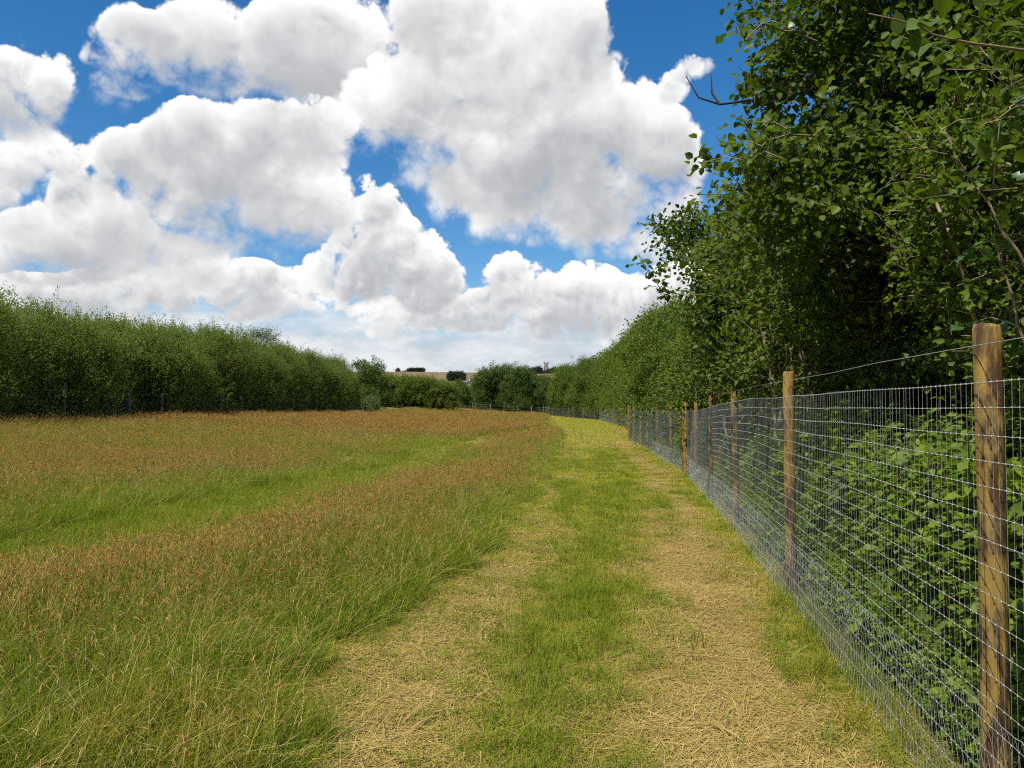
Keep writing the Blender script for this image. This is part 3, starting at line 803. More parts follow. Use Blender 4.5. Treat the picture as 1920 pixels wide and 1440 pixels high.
# --- the tall willow hedge on the left
willows = [make_plant('willow_bush', 30 + k, lob, 3500, 12, 0.100, 0.042, 0.44, M_LEAF_WILLOW, M_BARK, boughs=170, bough_r=(0.34, 0.32), up=0.75, out=0.45, spread=0.07, limb_n=3, trunk_r=0.06, align=0.9, flat=0.5,
                      stems=[((0, 0, -0.2), (0, 0, 3.4)), ((0.2, 0, -0.2), (0.8, 0.3, 3.0)), ((-0.2, 0.1, -0.2), (-0.8, -0.3, 3.0))])
           for k, lob in enumerate([
               [(0, 0, 0.8, 1.8, 1.8, 0.9), (0, 0, 1.5, 1.7, 1.6, 1.6), (0.4, 0.5, 2.7, 1.5, 1.4, 1.5), (0.2, -0.6, 3.0, 1.4, 1.3, 1.4), (0, 0.1, 3.9, 1.2, 1.3, 0.9)],
               [(0, 0, 0.8, 1.8, 1.8, 0.9), (0.2, 0.3, 1.5, 1.6, 1.7, 1.7), (0, -0.5, 2.5, 1.6, 1.4, 1.5), (0.1, 0.6, 3.3, 1.3, 1.3, 1.2), (0, -0.2, 4.1, 1.0, 1.1, 0.8)],
               [(0, 0, 0.8, 1.8, 1.8, 0.9), (0, -0.2, 1.6, 1.7, 1.6, 1.7), (0.3, 0.4, 2.9, 1.5, 1.5, 1.4), (-0.1, -0.5, 3.7, 1.1, 1.2, 1.0)]])]
usedw = [False] * 3
def put_willow(k, x, y, h, lab, grp):
    o = willows[k % 3] if not usedw[k % 3] else copy_tree(willows[k % 3]); usedw[k % 3] = True
    place(o, x, y, RG.choice((0, math.pi)) + RG.uniform(-0.4, 0.4), RG.uniform(0.95, 1.12), h / 4.75)
    tag(o, lab, 'bush', grp)
def hedge_h(y): return float(np.interp(y, [19, 26, 30, 33, 40, 58, 95, 113], [4.9, 4.8, 4.4, 4.2, 4.5, 5.1, 5.2, 5.2])) * RG.uniform(0.95, 1.06)
GF = 'willow bushes along the front of the hedge'
spots = [(19.6, 'willow bush at the near end of the tall hedge, before the first fence post'), (22.4, 'willow bush of the tall hedge next to its near end'),
         (25.4, 'willow bush behind the second post before the thick post of the stock fence'), (28.9, 'willow bush behind the taller thin post next before the thick post of the stock fence'),
         (31.3, 'willow bush between the taller thin post and the thick post of the stock fence'), (33.7, 'willow bush directly behind the thick strainer post of the stock fence')]
spots += [(37.0 + 3.65 * j, 'willow bush directly behind the %s stock fence post past the thick post' % ORD[j]) for j in range(15)]
spots += [(38.8 + 3.65 * j, 'willow bush between the %s and %s stock fence posts past the thick post' % (ORD[j], ORD[j + 1])) for j in range(14)]
for k, (y, lab) in enumerate(spots):
    put_willow(k, -18.95 + RG.uniform(-0.55, 0.55), y + RG.uniform(-0.2, 0.2), hedge_h(y) * RG.uniform(0.84, 1.09), lab, GF)
y = 18.0; k = 1
while y < 91:
    put_willow(k, -21.6 + RG.uniform(-0.3, 0.3), y, hedge_h(y) * 1.08, 'willow bush in the back row of the tall hedge, only its top shoots showing', 'willow bushes in the back of the hedge')
    y += RG.uniform(2.3, 2.9); k += 1
ash = make_plant('ash_tree', 41, [(0, 0, 6.0, 1.3, 1.3, 0.9), (0.5, 0.6, 6.7, 0.9, 1.0, 0.5), (-0.6, -0.3, 6.6, 0.7, 0.8, 0.5)], 260, 11, 0.16, 0.05, 0.5, M_LEAF_FAR, M_BARK, spread=0.12)
place(ash, -20.6, 63.0, 0, 0.95); tag(ash, 'small open ash crown poking up behind the willow hedge', 'tree')

# --- field end: tree, bushes and the far wood
oaks = [make_plant('oak_tree', 50 + k, lob, 2800, 12, 0.17, 0.13, 0.45, M_LEAF_FAR, M_BARK, boughs=150, bough_r=(0.6, 0.38), spread=0.16, limb_n=3, trunk_r=0.22)
        for k, lob in enumerate([
            [(0.2, 0, 1.2, 2.4, 2.2, 1.2), (-1.2, 0, 3.0, 2.0, 2.0, 1.9), (1.3, 0.4, 3.2, 2.0, 2.0, 2.0), (0, -0.8, 4.6, 2.2, 2.0, 1.9), (-0.9, 0.3, 6.0, 1.6, 1.6, 1.4), (0.9, 0.2, 6.6, 1.7, 1.6, 1.4), (0.1, 0, 7.6, 1.3, 1.3, 1.0)],
            [(0, 0.2, 1.2, 2.4, 2.2, 1.2), (-1.5, 0, 2.8, 1.8, 2.0, 1.8), (1.0, -0.4, 2.8, 2.1, 2.0, 1.8), (-0.6, -0.5, 5.0, 2.0, 1.9, 1.8), (1.3, 0.3, 5.2, 1.6, 1.6, 1.6), (0.2, 0, 6.9, 1.7, 1.7, 1.4)]])]
usedo = [False, False]
def put_oak(k, x, y, h, s, label, group=None, mat=None):
    o = oaks[k] if not usedo[k] else copy_tree(oaks[k]); usedo[k] = True
    place(o, x, y, RG.uniform(0, 6.28), s, h / 8.5); tag(o, label, 'tree', group)
    return o
put_oak(1, -20.8, 112.0, 7.7, 1.05, 'round dark tree standing at the end of the willow hedge')
for i, (px, h, s) in enumerate(((906, 7.6, 0.8), (927, 9.4, 1.0), (948, 9.0, 0.95), (968, 9.3, 1.0), (985, 8.4, 0.95), (1003, 7.6, 0.95), (1022, 6.6, 0.9), (1036, 6.8, 0.9))):
    d = 178.0 + (i % 3) * 3
    put_oak(i % 2, (px - 960) / 1450 * d, d, h + 2.3, s * 1.08, 'dark rounded tree behind the field gates, %s from the gap in the bushes' % ORD[i], 'trees behind the field gates')
for i, px in enumerate((832, 848, 862, 878, 893, 910)):
    d = 262.0 + (i % 2) * 9
    put_oak(i % 2, (px - 960) / 1450 * d, d, 8.0 + (i % 3) * 0.7, 1.0, 'far tree beyond the pale field seen through the gap', 'trees beyond the gap')
yb = [make_plant('hazel_bush', 60 + k, lob, 2000, 12, 0.15, 0.115, 0.42, M_LEAF_YEL, M_BARK, boughs=110, bough_r=(0.5, 0.34), spread=0.15, limb_n=3, trunk_r=0.07)
      for k, lob in enumerate([[(0, 0, 1.7, 2.2, 2.0, 1.8), (0.8, 0.3, 3.2, 1.7, 1.6, 1.4), (-0.9, 0, 3.4, 1.6, 1.6, 1.4), (0, 0.2, 4.3, 1.3, 1.3, 0.9)],
                               [(-0.5, 0, 1.7, 2.1, 2.0, 1.8), (0.9, 0, 2.3, 1.7, 1.8, 1.7), (0, -0.3, 3.7, 1.8, 1.6, 1.3)]])]
usedy = [False, False]
for i, (px, h) in enumerate(((716, 4.6), (734, 5.2), (755, 4.9), (776, 4.6), (797, 5.1), (816, 5.0), (833, 4.5))):
    d = 138.0 + (i % 2) * 3
    h += 0.3
    o = yb[i % 2] if not usedy[i % 2] else copy_tree(yb[i % 2]); usedy[i % 2] = True
    place(o, (px - 960) / 1450 * d, d, RG.uniform(0, 6.28), 1.15, h / 4.9); tag(o, 'yellowish bush at the meadow end, %s from the round tree by the hedge' % ORD[i], 'bush', 'bushes across the end of the meadow')
pale = make_plant('sallow_bush', 70, [(0, 0, 0.7, 0.9, 0.9, 0.7), (0.5, 0, 1.2, 0.6, 0.6, 0.5), (-0.4, 0.1, 1.0, 0.6, 0.6, 0.6)], 420, 11, 0.11, 0.05, 0.45, leaf_mat('leaf_grey_green', (0.085, 0.13, 0.035), (0.15, 0.20, 0.06), 0.35, 0.5), M_BARK, up=0.7, spread=0.1, trunk_r=0.03, limb_n=3)
place(pale, -17.4, 95.0, 0, 1.1, 1.2); tag(pale, 'small pale grey-green bush at the foot of the hedge end', 'bush')

# ------------------------------------------------------------------ grasses: tufts scattered by geometry nodes
def blade_mat(name, ca, cb, trans, patch=None, rough=0.5):
    return leaf_mat(name, ca, cb, trans, max(rough, 0.6), 0.12, tint=(1.15, 1.2, 0.6), patch=patch)
M_GRASS = blade_mat('grass_green', (0.075, 0.15, 0.008), (0.265, 0.29, 0.026), 0.46, (0.8, 0.54, 0.74, (0.30, 0.255, 0.035)))
M_STEM = blade_mat('grass_stem', (0.20, 0.20, 0.045), (0.34, 0.25, 0.08), 0.3)
M_HEAD = blade_mat('seed_head', (0.33, 0.155, 0.04), (0.60, 0.38, 0.11), 0.40, (0.35, 0.45, 0.62, (0.50, 0.28, 0.07)), 0.7)
M_HEADP = blade_mat('seed_head_pale', (0.42, 0.30, 0.09), (0.58, 0.44, 0.16), 0.30, None, 0.7)
M_MOWN = blade_mat('grass_mown', (0.19, 0.235, 0.016), (0.45, 0.40, 0.06), 0.40, (0.9, 0.48, 0.66, (0.19, 0.24, 0.016)))
M_STRAW = blade_mat('cut_straw', (0.27, 0.185, 0.055), (0.58, 0.44, 0.16), 0.25, None, 0.6)

def blades(mb, rg, n, rad, h0, h1, w, lean=0.35, seg=3, base=None, flat=False):
    """n curved tapering blades in a tuft"""
    a = rg.uniform(0, 2 * np.pi, n); r = rad * np.sqrt(rg.random(n))
    P = np.stack([r * np.cos(a), r * np.sin(a), np.zeros(n)], -1) if base is None else base
    h = rg.uniform(h0, h1, n); b = rg.uniform(0, 2 * np.pi, n)
    D = np.stack([np.cos(b), np.sin(b), np.zeros(n)], -1); S = np.stack([-np.sin(b), np.cos(b), np.zeros(n)], -1)
    ln = np.abs(rg.normal(lean, lean * 0.5, n))
    rows = []
    for k in range(seg + 1):
        t = k / seg
        c = P + np.array([0, 0, 1.0]) * (h * (t - 0.22 * ln * t * t))[:, None] + D * (h * ln * t ** 1.8)[:, None]
        ww = w * (1 - t ** 1.6) * 0.5 + 0.0004
        rows += [c - S * ww, c + S * ww]
    v = np.stack(rows, 1).reshape(-1, 3); m = 2 * (seg + 1)
    o = np.arange(n)[:, None] * m
    q = np.concatenate([o + np.array([[2 * k, 2 * k + 1, 2 * k + 3, 2 * k + 2]]) for k in range(seg)])
    mb.add(v, quads=q, rnd=np.repeat(np.clip(rg.normal(0.5, 0.28, n), 0, 1), m))

def tuft_object(coll, name, parts):
    """one source tuft; parts = [(MB, material)] joined with material slots"""
    big = MB(); idx = []
    for j, (mb, mt) in enumerate(parts):
        v = np.concatenate(mb.v); q = np.concatenate(mb.q)
        big.add(v, quads=q, rnd=np.concatenate(mb.r)); idx.append(np.full(len(q), j))
    me = big.mesh(name, [p[1] for p in parts])
    me.polygons.foreach_set('material_index', np.concatenate(idx).astype(np.int32))
    o = bpy.data.objects.new(name, me); coll.objects.link(o)
    return o

def seed_stems(rg, n, rad, h0, h1, w, head_l, head_w, lean=0.22):
    """flowering stems with a drooping spindle-shaped head: returns (stem MB, head MB)"""
    st, hd = MB(), MB()
    a = rg.uniform(0, 2 * np.pi, n); r = rad * np.sqrt(rg.random(n))
    P = np.stack([r * np.cos(a), r * np.sin(a), np.zeros(n)], -1)
    h = rg.uniform(h0, h1, n); b = rg.normal(2.6, 1.3, n)
    D = np.stack([np.cos(b), np.sin(b), np.zeros(n)], -1); S = np.stack([-np.sin(b), np.cos(b), np.zeros(n)], -1)
    ln = np.abs(rg.normal(lean, 0.12, n))
    rows = []; top = None
    for k in range(4):
        t = k / 3
        c = P + np.array([0, 0, 1.0]) * (h * t)[:, None] + D * (h * ln * t * t)[:, None]
        rows += [c - S * w / 2, c + S * w / 2]; top = c
    rs = np.repeat(np.clip(rg.normal(0.5, 0.3, n), 0, 1), 8)
    o = np.arange(n)[:, None] * 8
    st.add(np.stack(rows, 1).reshape(-1, 3), quads=np.concatenate([o + np.array([[2 * k, 2 * k + 1, 2 * k + 3, 2 * k + 2]]) for k in range(3)]), rnd=rs)
    hl = head_l * rg.uniform(0.7, 1.35, n); hw = head_w * rg.uniform(0.7, 1.3, n)
    bend = np.abs(rg.normal(0.75, 0.5, n))
    ringv = []
    for k, wd in enumerate((0.15, 1.0, 0.8, 0.1)):
        t = k / 3
        c = top + (np.array([0, 0, 1.0]) * np.cos(bend * t)[:, None] + D * np.sin(bend * t)[:, None]) * (hl * t)[:, None]
        U = np.array([0, 0, 1.0]) * -np.sin(bend * t)[:, None] + D * np.cos(bend * t)[:, None]
        for j in range(3):
            th = j * 2 * np.pi / 3
            ringv.append(c + (S * math.cos(th) + U * math.sin(th)) * (hw * wd * 0.5)[:, None])
    v = np.stack(ringv, 1).reshape(-1, 3); o = np.arange(n)[:, None] * 12
    q = np.concatenate([o + np.array([[3 * k + j, 3 * k + (j + 1) % 3, 3 * k + 3 + (j + 1) % 3, 3 * k + 3 + j]]) for k in range(3) for j in range(3)])
    hd.add(v, quads=q, rnd=np.repeat(np.clip(rg.normal(0.45, 0.3, n), 0, 1), 12))
    return st, hd

def scatter(name, label, cat, coll, pts, idx, rot, scl):
    """one object: source tufts of `coll` set on the points"""
    me = bpy.data.meshes.new(name); me.vertices.add(len(pts)); me.vertices.foreach_set('co', np.asarray(pts, float).ravel())
    for nm, ty, val in (('tuft_index', 'INT', idx), ('tuft_rot', 'FLOAT_VECTOR', rot), ('tuft_scale', 'FLOAT_VECTOR', scl)):
        a = me.attributes.new(nm, ty, 'POINT')
        if ty == 'FLOAT_VECTOR': a.data.foreach_set('vector', np.asarray(val, float).ravel())
        else: a.data.foreach_set('value', np.asarray(val).astype(np.int32))
    o = link(name, me)
    g = bpy.data.node_groups.new(name + '_scatter', 'GeometryNodeTree')
    g.interface.new_socket('Geometry', in_out='INPUT', socket_type='NodeSocketGeometry')
    g.interface.new_socket('Geometry', in_out='OUTPUT', socket_type='NodeSocketGeometry')
    N = g.nodes; gi = N.new('NodeGroupInput'); go = N.new('NodeGroupOutput')
    ci = N.new('GeometryNodeCollectionInfo'); ci.inputs['Collection'].default_value = coll
    ci.inputs['Separate Children'].default_value = True; ci.inputs['Reset Children'].default_value = True
    ip = N.new('GeometryNodeInstanceOnPoints'); ip.inputs['Pick Instance'].default_value = True
    def na(nm, ty):
        n = N.new('GeometryNodeInputNamedAttribute'); n.data_type = ty; n.inputs['Name'].default_value = nm
        return [s for s in n.outputs if s.enabled and s.name == 'Attribute'][0]
    g.links.new(gi.outputs[0], ip.inputs['Points']); g.links.new(ci.outputs[0], ip.inputs['Instance'])
    g.links.new(na('tuft_index', 'INT'), ip.inputs['Instance Index'])
    er = N.new('FunctionNodeEulerToRotation'); g.links.new(na('tuft_rot', 'FLOAT_VECTOR'), er.inputs[0])
    g.links.new(er.outputs[0], ip.inputs['Rotation'])
    g.links.new(na('tuft_scale', 'FLOAT_VECTOR'), ip.inputs['Scale'])
    g.links.new(ip.outputs[0], go.inputs[0])
    md = o.modifiers.new('scatter', 'NODES'); md.node_group = g
    tag(o, label, cat, kind='stuff')
    return o

rgg = np.random.default_rng(12)
def fan(n, d0, d1, half=44.0):
    """random ground points between two distances within the view and a margin beside it"""
    d = np.sqrt(rgg.uniform(d0 * d0, d1 * d1, n)); a = np.radians(rgg.uniform(-half, half, n))
    return d * np.sin(a), d * np.cos(a)

def track_line(y): return 6.95 + 0.95 * sstep(9, 30, y) + 0.12 * np.sin(y * 0.5) + 0.25 * (vnoise(y * 0.4, y * 0.0, 2) - 0.5)

def dryness(x, y, o):
    """0..1: the bleached wheel line, the windrow along the tall grass, and the bare straw at the near end"""
    wob = o + 0.40 * (vnoise(x * 1.1, y * 0.5, 21) - 0.5) + 0.30 * (vnoise(x * 3, y * 2, 22) - 0.5)
    eo = o - edge_o(y) + 0.5 * (vnoise(x * 1.3, y * 0.7, 24) - 0.5) + 0.3 * (vnoise(x * 4, y * 3, 26) - 0.5)
    w = 0.55 - 0.25 * sstep(5, 16, y)
    wheel = np.exp(-((wob - 0.80) / w) ** 2) * (0.95 - 0.25 * sstep(5, 25, y))
    row = np.exp(-((eo + 0.45) / (0.42 - 0.15 * sstep(5, 15, y))) ** 2) * (0.55 - 0.25 * sstep(5, 15, y))
    near = 0.28 * sstep(5.5, 3.0, y)
    patch = 0.40 + 0.6 * vnoise(o * 3.2, y * 0.22, 23) + 0.45 * vnoise(x * 2.4, y * 1.3, 27) - 0.15
    strip = np.exp(-((wob - 1.75) / 0.42) ** 2)
    return np.clip((wheel * 1.15 + row + near) * patch * (1 - 0.55 * strip), 0, 1)

# --- tall meadow grass
tall = bpy.data.collections.new('meadow_tufts')
for k in range(3):                                     # 0-2 leafy green tufts
    m1 = MB(); blades(m1, rgg, 48, 0.12, 0.12, 0.36, 0.0045, 0.55)
    m2 = MB(); blades(m2, rgg, 4, 0.12, 0.15, 0.38, 0.0032, 0.9)
    tuft_object(tall, 'a%d_leafy_tuft' % k, [(m1, M_GRASS), (m2, M_STRAW)])
for k in range(3):                                     # 3-5 flowering tufts, rusty heads
    m1 = MB(); blades(m1, rgg, 34, 0.13, 0.14, 0.34, 0.005, 0.45)
    s1, h1 = seed_stems(rgg, 9, 0.14, 0.26, 0.54, 0.0015, 0.054, 0.0054)
    tuft_object(tall, 'b%d_flowering_tuft' % k, [(m1, M_GRASS), (s1, M_STEM), (h1, M_HEAD)])
for k in range(2):                                     # 6-7 flowering tufts, straw coloured heads
    m1 = MB(); blades(m1, rgg, 34, 0.13, 0.14, 0.34, 0.005, 0.5)
    s1, h1 = seed_stems(rgg, 6, 0.14, 0.26, 0.50, 0.0015, 0.062, 0.0048, 0.3)
    tuft_object(tall, 'c%d_pale_tuft' % k, [(m1, M_GRASS), (s1, M_STEM), (h1, M_HEADP)])
for k in range(2):                                     # 8-9 wide patches for the far meadow
    m1 = MB(); blades(m1, rgg, 110, 0.45, 0.15, 0.34, 0.012, 0.4, 2)
    s1, h1 = seed_stems(rgg, 50, 0.5, 0.30, 0.50, 0.003, 0.075, 0.014)
    tuft_object(tall, 'd%d_far_patch' % k, [(m1, M_GRASS), (s1, M_STEM), (h1, M_HEAD)])
for k in range(1):                                     # 10 wide green patch
    m1 = MB(); blades(m1, rgg, 130, 0.5, 0.15, 0.36, 0.012, 0.4, 2)
    s1, h1 = seed_stems(rgg, 14, 0.5, 0.30, 0.48, 0.003, 0.07, 0.012)
    tuft_object(tall, 'e%d_far_green' % k, [(m1, M_GRASS), (s1, M_STEM), (h1, M_HEADP)])

m1, m2 = MB(), MB()                                    # 11 buttercups
for bx, by, bh in ((0, 0, 0.36), (0.07, 0.03, 0.42), (-0.05, 0.06, 0.31)):
    m1.tube([(bx, by, 0), (bx * 1.3, by, bh * 0.5), (bx * 1.6, by * 1.2, bh)], 0.0012, 4, False)
    for q_ in range(5):
        a_ = q_ * 1.257; c_, s_ = math.cos(a_), math.sin(a_); ctr_ = np.array([bx * 1.6, by * 1.2, bh])
        m2.add([ctr_, ctr_ + (0.009 * c_ - 0.006 * s_, 0.009 * s_ + 0.006 * c_, 0.006), ctr_ + (0.014 * c_, 0.014 * s_, 0.009), ctr_ + (0.009 * c_ + 0.006 * s_, 0.009 * s_ - 0.006 * c_, 0.006)], quads=[(0, 1, 2, 3)])
tuft_object(tall, 'f0_buttercup', [(m1, M_STEM), (m2, plain_mat('buttercup_petal', (0.75, 0.52, 0.02), 0.4, 0.4))])

xs, ys_, far_ = [], [], []
for n, d0, d1, f in ((15000, 1.6, 9.0, 0), (26000, 9.0, 20.0, 0), (27000, 20.0, 38.0, 0), (24000, 36.0, 80.0, 1), (26000, 80.0, 185.0, 1)):
    x, y = fan(n, d0, d1); xs.append(x); ys_.append(y); far_.append(np.full(n, f))
x = np.concatenate(xs); y = np.concatenate(ys_); f = np.concatenate(far_)
o_ = fence_x(y) - x
edge = edge_o(y) + 0.5 * (vnoise(y * 0.7, x * 0.1, 1) - 0.5) + 0.5 * (vnoise(y * 2.3, x * 0.1, 6) - 0.5)
track_c = track_line(y)
track = np.abs(o_ - track_c) < 0.58 + 0.35 * (vnoise(x * 1.4, y * 1.4, 5) - 0.5)
ok = (o_ > edge) & (x > -17.6) & (y < 168) & ~(track & (rgg.random(len(x)) < np.where(y < 70, 0.93, 0.5)))
ok &= (f == 1) | (rgg.random(len(x)) < 1.0)
x, y, f, o_, track_c, edge = x[ok], y[ok], f[ok], o_[ok], track_c[ok], edge[ok]
brown = vnoise(x * 0.28, y * 0.16, 7) * 0.5 + vnoise(x * 0.9, y * 0.6, 8) * 0.5
oo_ = np.where(o_ < 5.0, 2.8 + (o_ - edge) * (2.2 / np.maximum(5.0 - edge, 0.5)), o_)
band_o = np.interp(np.where(y < 30, oo_, o_ - edge + 2.8) - (track_c - 6.95) * (o_ > 5), [2.8, 3.2, 4.0, 5.0, 5.8, 6.4, 7.4, 8.2, 9.3, 11.0], [0.08, 0.25, 0.65, 0.85, 0.75, 0.48, 0.08, 0.28, 0.80, 0.95])
p_seed = np.clip(band_o * (0.10 + 1.45 * brown), 0.02, 0.92)
p_seed *= 1 - 0.38 * sstep(14, 7, y) - 0.48 * sstep(7.0, 3.5, np.hypot(x, y))
p_seed = np.where(y > 45, np.maximum(p_seed, 0.55 * sstep(0.4, 1.4, o_ - edge)), p_seed)
u = rgg.random(len(x)); v_ = rgg.random(len(x))
idx = np.where(f == 0, np.where(u < p_seed, np.where(v_ < 0.74, rgg.integers(3, 6, len(x)), rgg.integers(6, 8, len(x))), np.where(v_ < 0.9, rgg.integers(0, 3, len(x)), rgg.integers(6, 8, len(x)))),
               np.where(u < p_seed + 0.12, rgg.integers(8, 10, len(x)), 10))
lowside = 1 - 0.40 * sstep(1.9, 0.7, np.abs(o_ - track_c + 0.5)) * (o_ < track_c)
idx = np.where((f == 0) & (rgg.random(len(x)) < 0.0004) & (y < 20), 11, idx)
hgt = rgg.uniform(0.7, 1.25, len(x)) * (1 + 0.22 * sstep(7, 3.5, y)) * lowside * (0.72 + 0.28 * sstep(0.0, 0.8, o_ - edge)) * (0.85 + 0.4 * (vnoise(x * 0.6, y * 0.6, 15) - 0.5))
wide = np.where(f == 0, 1.0 + 0.35 * sstep(9, 30, y), 1.0 + 0.6 * sstep(70, 150, y))
pts = np.stack([x, y, ground(x, y) - 0.01], -1)
lean = 0.12 + 0.30 * sstep(0.55, 0.85, vnoise(x * 1.1, y * 1.1, 41))
rot = np.stack([rgg.normal(0, 1, len(x)) * lean, rgg.normal(0.08, 1, len(x)) * lean, rgg.uniform(0, 6.28, len(x))], -1)
scl = np.stack([wide, wide, hgt], -1)
scatter('meadow_grass', 'tall seeding meadow grass with rusty brown heads', 'grass', tall, pts, idx, rot, scl)

# --- mown strip and the shorter wheel track through the meadow
short = bpy.data.collections.new('mown_tufts')
for k in range(3):
    m1 = MB(); blades(m1, rgg, 60, 0.11, 0.02, 0.075, 0.0042, 0.7, 2)
    tuft_object(short, 'a%d_mown_tuft' % k, [(m1, M_MOWN)])
for k in range(2):
    m1 = MB(); blades(m1, rgg, 34, 0.09, 0.06, 0.17, 0.0045, 0.6, 3)
    tuft_object(short, 'b%d_regrowth_tuft' % k, [(m1, M_GRASS)])
for k in range(2):
    m1 = MB(); blades(m1, rgg, 80, 0.40, 0.03, 0.10, 0.011, 0.7, 2)
    m2 = MB(); blades(m2, rgg, 36, 0.40, 0.02, 0.08, 0.009, 1.1, 2)
    tuft_object(short, 'c%d_far_mown' % k, [(m1, M_MOWN), (m2, M_STRAW)])
for k in range(2):                                     # 7-8 broad-leaved weeds: flat rosettes
    m1 = MB(); nl = 9
    a = np.arange(nl) * 2.4 + rgg.uniform(0, 0.5, nl); ax = np.stack([np.cos(a), np.sin(a), rgg.uniform(0.1, 0.6, nl)], -1)
    leaves(m1, np.tile(np.array([[0, 0, 0.012]]), (nl, 1)), ax, np.tile(np.array([[0, 0, 1.0]]), (nl, 1)) + rgg.normal(0, 0.2, (nl, 3)), rgg.uniform(0.06, 0.12, nl), rgg.uniform(0.028, 0.05, nl), 0.12, rgg.random(nl), True)
    tuft_object(short, 'd%d_rosette' % k, [(m1, M_BRAMBLE)])
xs, ys_, far_ = [], [], []
for n, d0, d1, ff in ((34000, 1.6, 7.0, 0), (60000, 7.0, 18.0, 0), (30000, 18.0, 34.0, 0), (46000, 32.0, 170.0, 1)):
    x, y = fan(n, d0, d1, 42.0 if d1 < 20 else 30.0); xs.append(x); ys_.append(y); far_.append(np.full(n, ff))
x = np.concatenate(xs); y = np.concatenate(ys_); f = np.concatenate(far_)
o_ = fence_x(y) - x
track_c = track_line(y)
eo_ = o_ - edge_o(y)
instrip = (o_ > -0.10) & (eo_ < 0.4)
intrack = np.abs(o_ - track_c) < 0.8
dry = dryness(x, y, o_)
ok = (instrip & (rgg.random(len(x)) > dry * 0.72)) | intrack
x, y, f, o_, dry = x[ok], y[ok], f[ok], o_[ok], dry[ok]
intr = intrack[ok]
u = rgg.random(len(x))
lush = vnoise(o_ * 2.4, y * 0.4, 25)
idx = np.where(f == 1, rgg.integers(5, 7, len(x)), np.where((u < 0.05 + 0.4 * sstep(0.66, 0.85, lush) + 0.12 * np.exp(-((o_ - 1.75) / 0.35) ** 2)) | (intr & (u < 0.55)), rgg.integers(3, 5, len(x)), rgg.integers(0, 3, len(x))))
idx = np.where((f == 0) & (rgg.random(len(x)) < 0.022 * sstep(0.35, 0.75, vnoise(x * 0.9, y * 0.9, 51))), rgg.integers(7, 9, len(x)), idx)
wide = 1.0 + 0.4 * sstep(6, 20, y)
hg = rgg.uniform(0.7, 1.3, len(x)) * (1.0 - 0.35 * dry) * (1 + 0.25 * sstep(0.28, 0.05, o_))
pts = np.stack([x, y, ground(x, y) - 0.004], -1)
rot = np.stack([rgg.normal(0, 0.12, len(x)), rgg.normal(0, 0.12, len(x)), rgg.uniform(0, 6.28, len(x))], -1)
scatter('mown_grass', 'short mown grass on the path beside the fence', 'grass', short, pts, idx, rot, np.stack([wide, wide, hg], -1))

# --- dry cut straw lying on the strip and on the track
hay = bpy.data.collections.new('straw_wisps')
for k in range(3):
    m1 = MB(); n = 60
    a = rgg.uniform(0, 6.28, n); L_ = rgg.uniform(0.04, 0.24, n); r = 0.17 * np.sqrt(rgg.random(n)); b = rgg.uniform(0, 6.28, n)
    c = np.stack([r * np.cos(b), r * np.sin(b), rgg.uniform(0.002, 0.022, n)], -1)
    d = np.stack([np.cos(a), np.sin(a), rgg.normal(0, 0.10, n)], -1); s = np.stack([-np.sin(a), np.cos(a), np.zeros(n)], -1)
    w = rgg.uniform(0.0006, 0.0016, n)[:, None]
    mid = c + np.array([0, 0, 1.0]) * rgg.uniform(0, 0.02, n)[:, None]
    e0, e1 = c - d * L_[:, None] / 2, c + d * L_[:, None] / 2
    v = np.stack([e0 - s * w, e0 + s * w, mid + s * w, mid - s * w, e1 + s * w, e1 - s * w], 1).reshape(-1, 3)
    o = np.arange(n)[:, None] * 6
    m1.add(v, quads=np.concatenate([o + np.array([[0, 1, 2, 3]]), o + np.array([[3, 2, 4, 5]])]), rnd=np.repeat(rgg.random(n), 6))
    tuft_object(hay, 'a%d_wisp' % k, [(m1, M_STRAW)])
xs, ys_ = [], []
for n, d0, d1 in ((30000, 1.6, 7.0), (52000, 7.0, 18.0), (30000, 18.0, 40.0)):
    x, y = fan(n, d0, d1, 40.0 if d1 < 20 else 28.0); xs.append(x); ys_.append(y)
x = np.concatenate(xs); y = np.concatenate(ys_); o_ = fence_x(y) - x
dry = dryness(x, y, o_)
track_c = track_line(y)
pr = np.where((o_ > -0.05) & (o_ < edge_o(y) + 0.3), 0.06 + 0.94 * dry, 0.0) + 0.45 * (np.abs(o_ - track_c) < 0.7)
ok = rgg.random(len(x)) < pr
x, y = x[ok], y[ok]; n = len(x)
scatter('cut_straw', 'dry cut straw lying on the mown path', 'straw', hay, np.stack([x, y, ground(x, y) + 0.006], -1), rgg.integers(0, 3, n),
        np.stack([rgg.normal(0, 0.06, n), rgg.normal(0, 0.06, n), rgg.uniform(0, 6.28, n)], -1), np.repeat((rgg.uniform(0.8, 1.4, n) * (1 + 0.5 * sstep(8, 25, y)))[:, None], 3, 1))

